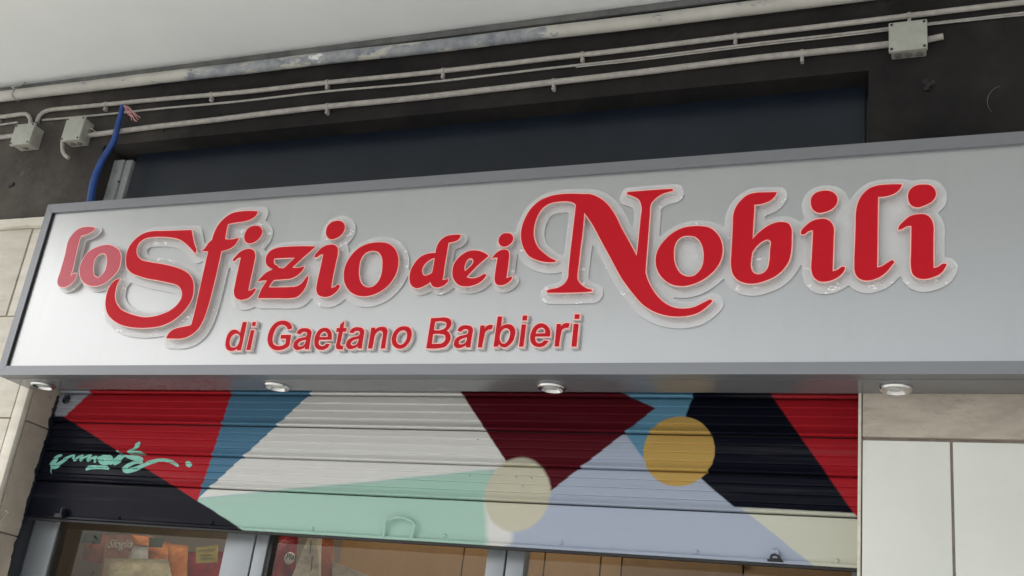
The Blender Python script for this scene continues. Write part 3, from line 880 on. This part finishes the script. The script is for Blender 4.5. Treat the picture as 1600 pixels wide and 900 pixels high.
col = k.mix(poly([(940, 560), (1120, 560), (1080, 722), (1006, 718), (979, 680)]), col, C_LBL)
col = k.mix(poly([(1157, 793), (1420, 800), (1420, 930), (1330, 930)]), col, C_CRM)
col = k.mix(poly([(1104, 560), (1060, 680), (1073, 730), (1147, 792), (1420, 806), (1420, 560)]), col, C_BLK)
col = k.mix(poly([(1171, 560), (1204, 616), (1334, 801), (1500, 990), (1500, 560)]), col, C_RED)
col = k.mix(poly([(300, 560), (760, 560), (840, 727), (312, 778), (290, 780)]), col, C_WHT)
col = k.mix(poly([(686, 560), (828, 779), (846, 778), (1024, 637), (977, 616), (840, 560)]), col, C_MAR)
col = k.mix(poly([(290, 780.4), (766, 734), (770, 900), (500, 900), (330, 880)], .007), col, C_MINT)

blue = poly([(378, 560), (350, 640), (306, 782), (321, 768), (487, 613), (544, 560)])
col = k.mix(blue, col, C_BLUE)
col = k.mix(poly([(40, 560), (378, 560), (362, 611), (306, 795), (60, 700), (40, 640)]), col, C_RED)
col = k.mix(poly([(-20, 575), (100, 651), (385, 826), (440, 860), (440, 900), (-20, 900)]), col, C_BLK)
col = k.mix(poly([(60, 560), (190, 560), (144, 610), (101, 650), (60, 650)]), col, C_GRY)
col = k.mix(poly([(757, 775), (800, 800), (800, 850), (775, 862), (762, 862)], .012), col, C_WHT)
col = k.mix(ell(808, 772, 51, 58, .09), col, C_BEI)
col = k.mix(ell(1060, 704, 56, 55), col, C_YEL)
# rub marks and grime along the slats
gr = k.ramp(k.noise(3, 6, .7, (.25, 1, 9), 9), .56, .80)
col = k.mix(k.math('MULTIPLY', gr, .22), col, (.20, .20, .20))
sc = k.ramp(k.noise(5, 6, .8, (.35, 1, 16), 21), .70, .74)
col = k.mix(k.math('MULTIPLY', sc, .35), col, (.5, .5, .5))
k.set(Base_Color=col, Roughness=k.math('MULTIPLY_ADD', k.noise(6, 4, .6, (.3, 1, 4), 13), .3, .26))
k.bump(k.noise(2.2, 3, .5, (1, 1, 3), 17), .12, .03)
k.b.inputs['Specular IOR Level'].default_value = .12
M['mural'] = k.m

xs0, xs1 = xpil + .002, xrs + .006
sh = thing('roller_shutter', 'half raised corrugated roller shutter painted with a geometric mural', 'shutter', ((xs0 + xs1) / 2, YS, 2.2))
zseam = [at(600, y, YS - .006)[2] for y in (617, 669, 722, 774.5)]
zbot = at(600, 842.5, YS - .006)[2]
pitch = (zseam[0] - zseam[3]) / 3
def slat_profile(Hh):
    pr = [(0, .016), (.0048, .016), (.0058, .002)]
    top = .0058; n = 4; rib = (Hh - top - .002) / n
    for i in range(n):
        zz0 = top + rib * i
        last = i == n - 1
        dep = .0056 if not last else .013
        pr += [(zz0 + rib * .10, -.0005), (zz0 + rib * .35, -.002), (zz0 + rib * .62, -dep * .62), (zz0 + rib * .84, -dep * .97), (zz0 + rib * .90, -dep), (zz0 + rib * .945, -dep * .9)]
        pr += [(zz0 + rib * .965, .001)] if not last else [(zz0 + rib * 1.0, -.004)]
    pr += [(Hh - .0005, .016)]
    return pr
def slat_mesh(ztop):
    pr = slat_profile(pitch)
    V = []; n = len(pr); xsn = np.linspace(xs0, xs1, 9)
    for x in xsn:
        V += [(x, YS + y, ztop - dz) for dz, y in pr]
    F = [(a * n + i, a * n + i + 1, (a + 1) * n + i + 1, (a + 1) * n + i) for a in range(8) for i in range(n - 1)]
    o = len(V)
    return MB().add(V, F)
s0 = obj('slat', slat_mesh(zseam[0]), M['mural'], sh)
dup(s0, sh, (0, .0008, -pitch)); dup(s0, sh, (0, -.0006, -2 * pitch)); dup(s0, sh, (0, .0004, pitch)); dup(s0, sh, (0, .0004, 2 * pitch))
obj('shutter_backing', MB().box(xs0, xs1, YS + .0165, YS + .022, zbot + .02, 3.1), M['black'], sh, smooth=False)
# bottom bar
zt_ = zseam[3] - .004
pr = [(0, .008), (.001, -.001), (.004, -.003), (.012, -.003), (zt_ - zbot - .016, -.003), (zt_ - zbot - .012, -.006), (zt_ - zbot - .010, -.014), (zt_ - zbot - .003, -.016), (zt_ - zbot, -.013), (zt_ - zbot + .001, .010)]
n = len(pr)
V = []
for x in (xs0, xs1):
    V += [(x, YS + y, zt_ - dz) for dz, y in pr]
bar = obj('bottom_bar', MB().add(V, [(i, i + 1, n + i + 1, n + i) for i in range(n - 1)] + [tuple(range(n)), tuple(range(2 * n - 1, n - 1, -1))]), M['mural'], sh)
obj('rubber_seal', MB().box(xs0 + .01, xs1 - .01, YS - .010, YS + .008, zbot - .010, zbot - .0015), M['black'], sh, smooth=False)
# rivets on the bar
base = None
for (px, py) in ((186, 809), (332, 817), (488, 826), (695, 837), (877, 848), (1088, 862), (1308, 876)):
    p = at(px, py, YS - .003)
    if base is None:
        rv = obj('rivet', MB().lathe([(.008, 0), (.0075, -.003), (.004, -.006), (.001, -.0065)], (p[0], YS - .0028, p[2]), 'y', 12), M['mural'], bar); base = p
    else:
        dup(rv, bar, (p[0] - base[0], 0, p[2] - base[2]))
# pull handle
hp = [(600, 839), (603, 815), (608, 812), (622, 807.5), (637, 811), (646, 817), (648, 824), (642, 842)]
pp = [Vector(at(x, y, YS - .022 if 0 < i < 7 else YS - .012)) for i, (x, y) in enumerate(hp)]
hq = []
for i in range(len(pp) - 1):
    a, b_, c_, d__ = pp[max(i - 1, 0)], pp[i], pp[i + 1], pp[min(i + 2, len(pp) - 1)]
    for t in (0, .25, .5, .75):
        hq.append(.5 * ((2 * b_) + (c_ - a) * t + (2 * a - 5 * b_ + 4 * c_ - d__) * t * t + (3 * b_ - a - 3 * c_ + d__) * t**3))
hq.append(pp[-1])
obj('handle', MB().tube(hq, .0056, 10), M['mural'], bar)
# latch tabs
p = at(97, 806, YS - .016)
mb = MB().box(p[0] - .03, p[0] + .012, YS - .032, YS - .004, p[2] - .010, p[2] + .006, .002).box(p[0] + .002, p[0] + .010, YS - .036, YS - .005, p[2], p[2] + .03, .002)
mb.tube([(p[0] + .006, YS - .02, p[2] + .02), (p[0] + .006, YS - .02, p[2] + .036)], .005, 8)
obj('latch', mb, M['navy_paint'], bar)
p = at(1210, 872, YS - .016)
lk = obj('latch', MB().box(p[0] - .012, p[0] + .014, YS - .024, YS - .004, p[2] - .002, p[2] + .026, .004), M['mural'], bar)
mb = MB().box(p[0] - .022, p[0] + .028, YS - .027, YS - .012, p[2] - .012, p[2] - .004, .003)
mb.tube([(p[0] - .010, YS - .025, p[2] - .006), (p[0] - .008, YS - .027, p[2] + .006), (p[0] + .002, YS - .028, p[2] + .010), (p[0] + .012, YS - .027, p[2] + .006), (p[0] + .02, YS - .025, p[2] - .006)], .004, 8)
obj('hook', mb, M['black'], lk)
# vent hole cap at the upper left corner
p = at(103, 624, YS - .012)
obj('keyhole_cap', MB().lathe([(.020, 0), (.020, -.004), (.015, -.007), (.012, -.003)], (p[0], YS - .009, p[2]), 'y', 18), M['navy_paint'], sh)
# little drilled holes
for (px, py) in ((807, 745), (831, 747), (817, 760), (735, 743), (747, 687)):
    p = at(px, py, YS - .008)
    obj('drill_hole', MB().lathe([(.0022, 0), (.0022, -.001), (.001, -.0012)], (p[0], YS - .0095, p[2]), 'y', 8), M['black'], sh)
# sprayed signature, follows the slats
def ysurf(z):
    d = (zseam[0] - z)
    if z < zt_: return YS - .0036
    d = d % pitch
    pr_ = slat_profile(pitch)
    return YS + np.interp(d, [q_[0] for q_ in pr_], [q_[1] for q_ in pr_])
k = NT('mint_spray_paint')
k.set(Base_Color=k.mix(k.ramp(k.noise(40), .4, .7), (.20, .56, .46), (.27, .62, .51)), Roughness=.5)
M['mint'] = k.m
def stroke(mb, pts, wid):
    """ribbon of paint, widths in px of the zoomed crop"""
    P_ = [(60 + x / 6.154, 670 + y / 6.154) for x, y in pts]
    c = [np.array(q_) for q_ in P_]
    dense = []; ws = []
    W = wid if isinstance(wid, list) else [wid] * len(pts)
    for i in range(len(c) - 1):
        a, b_, cc, dd = c[max(i - 1, 0)], c[i], c[i + 1], c[min(i + 2, len(c) - 1)]
        for j in range(7):
            t = j / 7
            dense.append(.5 * ((2 * b_) + (cc - a) * t + (2 * a - 5 * b_ + 4 * cc - dd) * t * t + (3 * b_ - a - 3 * cc + dd) * t**3))
            ws.append((W[i] + (W[i + 1] - W[i]) * t) / 6.154 / 2)
    dense.append(c[-1]); ws.append(W[-1] / 6.154 / 2)
    rows = 9; V = []; F = []
    for i, q_ in enumerate(dense):
        a = dense[max(i - 1, 0)]; b_ = dense[min(i + 1, len(dense) - 1)]
        t = (b_ - a) / (np.linalg.norm(b_ - a) + 1e-9); nn = np.array([-t[1], t[0]])
        e = min(i, len(dense) - 1 - i); wv_ = ws[i] * math.sqrt(min(1, (e + .6) / 3))
        for r_i in range(rows):
            s_ = (r_i / (rows - 1) * 2 - 1) * wv_
            w3 = at(q_[0] + nn[0] * s_, q_[1] + nn[1] * s_, YS - .006)
            V.append((w3[0], ysurf(w3[2]) - .0012, w3[2]))
    for i in range(len(dense) - 1):
        for r_i in range(rows - 1):
            F.append((i * rows + r_i, i * rows + r_i + 1, (i + 1) * rows + r_i + 1, (i + 1) * rows + r_i))
    mb.add(V, F)
mb = MB()
stroke(mb, [(225, 250), (180, 270), (150, 310), (130, 350), (160, 360), (210, 325), (280, 275), (345, 248)], [22, 34, 44, 52, 48, 36, 26, 16])
stroke(mb, [(118, 355), (120, 395), (119, 432)], [16, 10, 8])
stroke(mb, [(345, 250), (335, 285), (345, 300), (385, 270), (430, 250)], [14, 22, 22, 22, 18])
stroke(mb, [(430, 250), (405, 290), (400, 302), (440, 275), (500, 250), (478, 285), (470, 305), (505, 285), (560, 262)], [16, 22, 22, 20, 18, 22, 22, 22, 20])
stroke(mb, [(560, 260), (540, 295), (535, 325)], [22, 26, 22])
stroke(mb, [(585, 262), (600, 300), (640, 318), (680, 300), (700, 262)], [40, 66, 66, 60, 36])
stroke(mb, [(600, 262), (640, 268), (700, 265)], [30, 40, 30])
stroke(mb, [(680, 340), (735, 300), (770, 265), (785, 240), (760, 215)], [30, 36, 32, 20, 24])
stroke(mb, [(720, 345), (770, 310), (810, 265), (850, 255)], [26, 34, 26, 22])
stroke(mb, [(450, 395), (490, 372), (560, 368), (640, 372), (675, 380)], [24, 38, 34, 34, 26])
stroke(mb, [(850, 232), (900, 228), (960, 230), (1010, 234)], [16, 28, 30, 20])
stroke(mb, [(870, 222), (915, 195), (950, 155), (975, 125)], [14, 30, 40, 28])
stroke(mb, [(840, 265), (900, 275), (960, 285), (1005, 300)], [26, 44, 52, 34])
stroke(mb, [(1000, 318), (930, 320), (870, 345), (825, 385), (850, 405), (930, 385), (1020, 345), (1110, 310), (1200, 300), (1280, 318), (1345, 360)], [30, 30, 40, 44, 44, 42, 38, 34, 32, 36, 26])
stroke(mb, [(1425, 360), (1440, 340), (1455, 315)], [44, 64, 44])
obj('spray_signature', mb, M['mint'], sh)

# ------------------------------------------------------------------ shop window under the shutter
sw = thing('shop_window', 'aluminium framed shop window below the raised shutter', 'window', (-2, YG, 0))
ZW = zbot + .25
def xg(px, py=870, Y=YG):
    return at(px, py, Y)[0]
x_l0, x_l1 = xg(42, 840), xg(94, 840)
def post(a, b_, y0, y1, mt='alu'):
    return obj('post', MB().box(a, b_, y0, y1, 0, ZW, .003), M[mt], sw)
post(x_l0 + .012, x_l1, YG - .03, YG + .03)
post(xpil - .06, x_l0 + .010, YG - .04, YG + .03, 'black')
post(x_l1 + .002, x_l1 + .012, YG - .02, YG + .02, 'black')
post(xg(355), xg(400) - .002, YG - .03, YG + .03)
post(xg(401), xg(420), YG - .026, YG + .03)
post(xg(421.5), xg(427), YG - .02, YG + .02, 'black')
post(xg(766), xg(795) - .002, YG - .03, YG + .03)
post(xg(796.5), xg(824), YG - .026, YG + .03)
post(xs1 - .045, xs1 + .03, YG - .03, YG + .03)
for (a, b_) in ((x_l1 + .012, xg(355)), (xg(427), xg(766)), (xg(824), xs1 - .045)):
    mb = MB().box(a, b_, YG - .003, YG + .003, .12, ZW, 0, 1)
    mb.mi[2] = 0                                 # only the street side mirrors
    obj('glass_pane', mb, [M['glass'], M['glass_in']], sw, smooth=False)
obj('bottom_rail', MB().box(x_l0, xs1, YG - .03, YG + .03, .002, .118, .004), M['alu'], sw)

# ------------------------------------------------------------------ shop interior
YB = 1.75
M['tan'] = mottled('tan_laminate', (.31, .185, .08), (.355, .213, .093), 2.5, .4, .03, stretch=(6, 1, .6))
M['tan2'] = mottled('brown_laminate', (.20, .115, .045), (.23, .132, .053), 2.5, .4, .03, stretch=(6, 1, .6))
M['taupe'] = mottled('taupe_wall_paint', (.20, .175, .145), (.25, .215, .18), 3, .8, .1)
M['shopfloor'] = mottled('shop_floor_tile', (.40, .38, .35), (.46, .44, .41), 2, .3, 0)
b = MB()
b.box(xpil - 2.5, xrs + .5, YB + .03, YB + .15, 0, 3.2)
b.box(xpil - 2.6, xpil - 2.5, YG + .06, YB + .03, 0, 3.2)
b.box(xrs + .5, xrs + .6, YG + .06, YB + .03, 0, 3.2)
b.box(xpil - 2.6, xrs + .6, YG + .05, YB + .15, 3.2, 3.3)
rm = obj('shop_room', b, M['taupe'], smooth=False, kind='structure')
obj('shop_floor', MB().box(xpil - 2.6, xrs + .6, .204, YB + .15, -.2, -.004), M['shopfloor'], smooth=False, kind='structure')
def xb(px): return at(px, 885, YB)[0]
edges = [(xb(527), xb(722), 'tan'), (xb(722), xb(850), 'tan'), (xb(850), xb(938), 'tan'), (xb(938), xb(971), 'tan'), (xb(971), xb(1162), 'tan2'), (xb(1162), xrs + .45, 'tan2')]
for i, (a, b_, mt) in enumerate(edges):
    obj('wall_panel', MB().box(a + .003, b_ - .003, YB, YB + .028, .1, 3.0, .003), M[mt], rm)
# a lit spotlight in the back panelling
p = at(1160, 877, YB - .03)
lampm = NT('lamp_lens'); lampm.set(Base_Color=(1, .9, .7), Emission_Color=(1, .82, .55), Emission_Strength=6.0)
sl = thing('spotlight', 'small lit warm spotlight on the brown panelling inside the shop', 'lamp', (p[0], YB, p[2]))
obj('housing', MB().lathe([(.016, 0), (.018, -.03), (.015, -.034)], (p[0], YB - .001, p[2]), 'y', 16), M['chrome'], sl)
obj('lens', MB().lathe([(.013, -.0345), (.008, -.037)], (p[0], YB - .001, p[2]), 'y', 16), lampm.m, sl)
ld = bpy.data.lights.new('added_shop_fill', 'AREA'); ld.energy = 17; ld.shape = 'RECTANGLE'; ld.size = 3.4; ld.size_y = .25; ld.color = (1, .84, .66)  # unseen fill lamp, added to brighten the goods and panelling
lo_ = bpy.data.objects.new('added_shop_fill', ld); COL.objects.link(lo_); lo_.location = (-2.4, .62, 3.15)

# shelf that carries the goods, just below the frame
YH = .85
shz = at(600, 960, YH)[2]
M['wood'] = mottled('shelf_wood', (.30, .20, .12), (.36, .25, .15), 3, .5, .05, stretch=(.5, 4, 4))
st = thing('display_shelf', 'wooden shelf behind the left shop windows carrying packets', 'shelf', (-2.7, YH, 0))
obj('board', MB().box(xpil - 1.0, xb(760), YH - .16, YH + .2, shz - .025, shz - .002, .003), M['wood'], st)
for xx in (xpil - .98, xb(740)):
    obj('upright', MB().box(xx, xx + .03, YH - .02, YH + .02, 0, shz - .027, .002), M['wood'], st)

def plain(name, c, rough=.4, c2=None, coat=.3):
    k = NT(name)
    k.set(Base_Color=k.mix(k.ramp(k.noise(14, 4, .6), .4, .62), c, c2 or tuple(x * .75 for x in c)), Roughness=rough)
    k.b.inputs['Coat Weight'].default_value = coat
    k.bump(k.noise(22, 4, .6), .35, .02)
    return k.m
def packet(pix, Y, mat, name, label, cat, bulge=.03, lean=0.0):
    """a filled bag: quad outline in the photo, puffed front and back, pinched crimped top"""
    q = [at(x, y, Y) for x, y in pix]             # TL TR BR BL
    base = (q[2] + q[3]) / 2
    t = thing(name, label, cat, (base[0], Y, shz), 'packets on the shop window shelf')
    nu, nv = 14, 16
    Vf = []; Vb = []
    for j in range(nv + 1):
        v = j / nv
        for i in range(nu + 1):
            u = i / nu
            p_ = (q[0] * (1 - u) + q[1] * u) * (1 - v) + (q[3] * (1 - u) + q[2] * u) * v
            e = (max(0, math.sin(math.pi * u)) ** .55) * (max(0, math.sin(math.pi * min(1, max(0, (v - .10) / .9)) * .5 + .0001)) ** .6)
            wr = .10 * math.sin(9 * u + 4 * v + base[0] * 9) * math.sin(7 * v + 5 * u)
            d = bulge * e * (1 + wr)
            Vf.append((p_[0], p_[1] - d - .001, p_[2])); Vb.append((p_[0], p_[1] + d + .001, p_[2]))
    o = len(Vf); F = []
    for j in range(nv):
        for i in range(nu):
            a = j * (nu + 1) + i
            F.append((a, a + 1, a + nu + 2, a + nu + 1)); F.append((o + a, o + a + nu + 1, o + a + nu + 2, o + a + 1))
    for i in range(nu):
        F.append((i, o + i, o + i + 1, i + 1)); a = nv * (nu + 1) + i; F.append((a, a + 1, o + a + 1, o + a))
    for j in range(nv):
        a = j * (nu + 1); F.append((a, a + nu + 1, o + a + nu + 1, o + a)); a += nu; F.append((a, o + a, o + a + nu + 1, a + nu + 1))
    obj('bag', MB().add(Vf + Vb, F), mat, t)
    return t
def carton(pix, Y, depth, mat, name, label, cat):
    q = [at(x, y, Y) for x, y in pix]
    t = thing(name, label, cat, ((q[2] + q[3])[0] / 2, Y, (q[2] + q[3])[2] / 2))
    v = [tuple(p_) for p_ in q] + [(p_[0], p_[1] + depth, p_[2]) for p_ in q]
    obj('carton', MB().add(v, [(0, 1, 2, 3), (7, 6, 5, 4), (0, 4, 5, 1), (1, 5, 6, 2), (2, 6, 7, 3), (3, 7, 4, 0)]), mat, t, smooth=False)
    return t
def lettering(txt, px, py, pxw, Y, mat, parent, shear=0.0, rot=0.0, name='print'):
    cu = bpy.data.curves.new('text', 'FONT'); cu.body = txt; cu.shear = shear; cu.extrude = .0004; cu.size = .1; cu.offset = .0008
    tob = bpy.data.objects.new('text', cu); COL.objects.link(tob)
    bpy.context.view_layer.update()
    me = bpy.data.meshes.new_from_object(tob.evaluated_get(bpy.context.evaluated_depsgraph_get()))
    bpy.data.objects.remove(tob)
    a = at(px, py, Y); b_ = at(px + pxw, py, Y)
    xs_ = [v.co.x for v in me.vertices]; s_ = (b_[0] - a[0]) / (max(xs_) - min(xs_))
    mb = MB(); cr, sr = math.cos(rot), math.sin(rot)
    V = []
    for v in me.vertices:
        x, z = (v.co.x - min(xs_)) * s_, v.co.y * s_
        V.append((a[0] + x * cr - z * sr, Y - v.co.z, a[2] + x * sr + z * cr))
    mb.add(V, [tuple(p_.vertices) for p_ in me.polygons])
    return obj(name, mb, mat, parent, smooth=False)
M['p_orange'] = plain('orange_foil', (.55, .20, .05), .35, (.42, .12, .03))
M['p_dorange'] = plain('burnt_orange_foil', (.27, .075, .035), .4)
M['p_green'] = plain('dark_green_foil', (.035, .07, .045), .4)
M['p_pink'] = plain('dusty_pink_print', (.34, .19, .14), .4, (.30, .13, .09))
M['p_red'] = plain('crimson_foil', (.24, .010, .022), .3, (.11, .005, .013))
M['p_yellow'] = plain('mustard_card', (.42, .32, .06), .5)
M['p_silver'] = plain('clear_cellophane', (.40, .41, .38), .18, (.30, .31, .29), .6)
M['p_cream'] = plain('cream_carton', (.50, .46, .38), .5)
M['p_white'] = plain('white_print', (.62, .60, .56), .5)
M['p_straw'] = plain('straw_filling', (.42, .37, .25), .5, (.32, .27, .17))
M['p_beige'] = plain('beige_grey_card', (.34, .30, .25), .5)
# left pane, from left to right
packet([(134, 832), (166, 834), (160, 880), (130, 875)], YH + .02, M['p_dorange'], 'snack_bag', 'burnt orange packet with dark green top, leftmost behind the left pane', 'packet', .03)
bgs = bpy.data.objects['snack_bag']
obj('green_top', MB().box(at(135, 833, YH)[0], at(166, 833, YH)[0], YH - .022, YH - .0195, at(140, 850, YH)[2], at(140, 833, YH)[2], .0005), M['p_green'], bgs)
t = carton([(166, 836), (231, 836), (228, 900), (150, 960)], YH - .02, .08, M['p_pink'], 'pastry_box', 'dusty pink pastry box with white script lettering behind the left pane', 'box')
lettering('Sfoglia', 168, 856, 38, YH - .0215, M['p_white'], t, .35, .06)
packet([(206, 835), (233, 838), (232, 853), (209, 851)], YH - .05, M['p_orange'], 'snack_bag', 'small orange packet lying on top of the pink pastry box', 'packet', .012)
packet([(209, 854), (231, 855), (232, 905), (185, 905)], YH - .075, M['p_silver'], 'cellophane_bag', 'shiny clear cellophane bag in front of the pink box', 'bag', .02)
packet([(165, 872), (262, 874), (280, 950), (150, 950)], YH - .12, M['p_straw'], 'pasta_bag', 'wide straw coloured bag low in front behind the left pane', 'bag', .04)
packet([(231, 842), (264, 848), (262, 900), (231, 900)], YH, M['p_orange'], 'snack_bag', 'orange packet with dark green top, right of the pink pastry box', 'packet', .03)
obj('green_top', MB().box(at(232, 843, YH)[0], at(263, 843, YH)[0], YH - .032, YH - .0295, at(245, 857, YH)[2], at(245, 842, YH)[2], .0005), M['p_green'], bpy.data.objects['snack_bag.002'])
packet([(264, 850), (294, 852), (292, 905), (260, 905)], YH - .03, M['p_orange'], 'snack_bag', 'plain bright orange packet between green topped one and yellow card', 'packet', .025)
packet([(292, 862), (356, 862), (352, 960), (290, 960)], YH + .04, M['p_red'], 'snack_bag', 'large dark crimson packet at the right edge of the left pane', 'packet', .05)
t = carton([(306, 855), (340, 852), (339, 878), (306, 880)], YH - .04, .004, M['p_yellow'], 'price_card', 'mustard yellow card in front of the crimson packet', 'card')
for i, (a, b_) in enumerate((((310, 860), (336, 858)), ((312, 867), (332, 866)), ((314, 873), (335, 872)))):
    mb = MB(); p0, p1 = at(*a, YH - .041), at(*b_, YH - .041)
    mb.tube([p0, p1], .0012, 6); obj('printed_line', mb, M['p_green'], t)
# middle pane
t = packet([(428, 838), (466, 834), (460, 910), (424, 910)], YH, M['p_red'], 'crisps_bag', 'bright crimson crisps bag with white emblem at the left of the middle pane', 'bag', .035)
p = at(452, 872, YH - .04)
obj('emblem', MB().lathe([(.026, 0), (.026, -.002), (.02, -.003)], (p[0], YH - .036, p[2]), 'y', 18), M['p_white'], t)
lettering('Plas', 446, 874, 18, YH - .0405, M['p_green'], t, .2, .05)
t = carton([(482, 838), (496, 838), (499, 910), (452, 910)], YH - .06, .05, M['p_cream'], 'gift_carton', 'pale tapering carton with a dark ribbon cord in the middle pane', 'carton')
mb = MB()
mb.tube([at(486, 845, YH - .063), at(484, 866, YH - .063)], .0018, 6); mb.tube([at(488, 870, YH - .063), at(486, 892, YH - .063)], .0018, 6)
obj('cord', mb, M['rubber'], t)
packet([(492, 840), (521, 842), (521, 905), (500, 905)], YH - .02, M['p_dorange'], 'cellophane_bag', 'crinkled reddish cellophane bag right of the pale carton', 'bag', .02)
carton([(519, 877), (585, 903), (585, 930), (519, 930)], YH - .05, .06, M['p_beige'], 'slanted_box', 'beige grey box with sloping top right of the reddish bag', 'box')
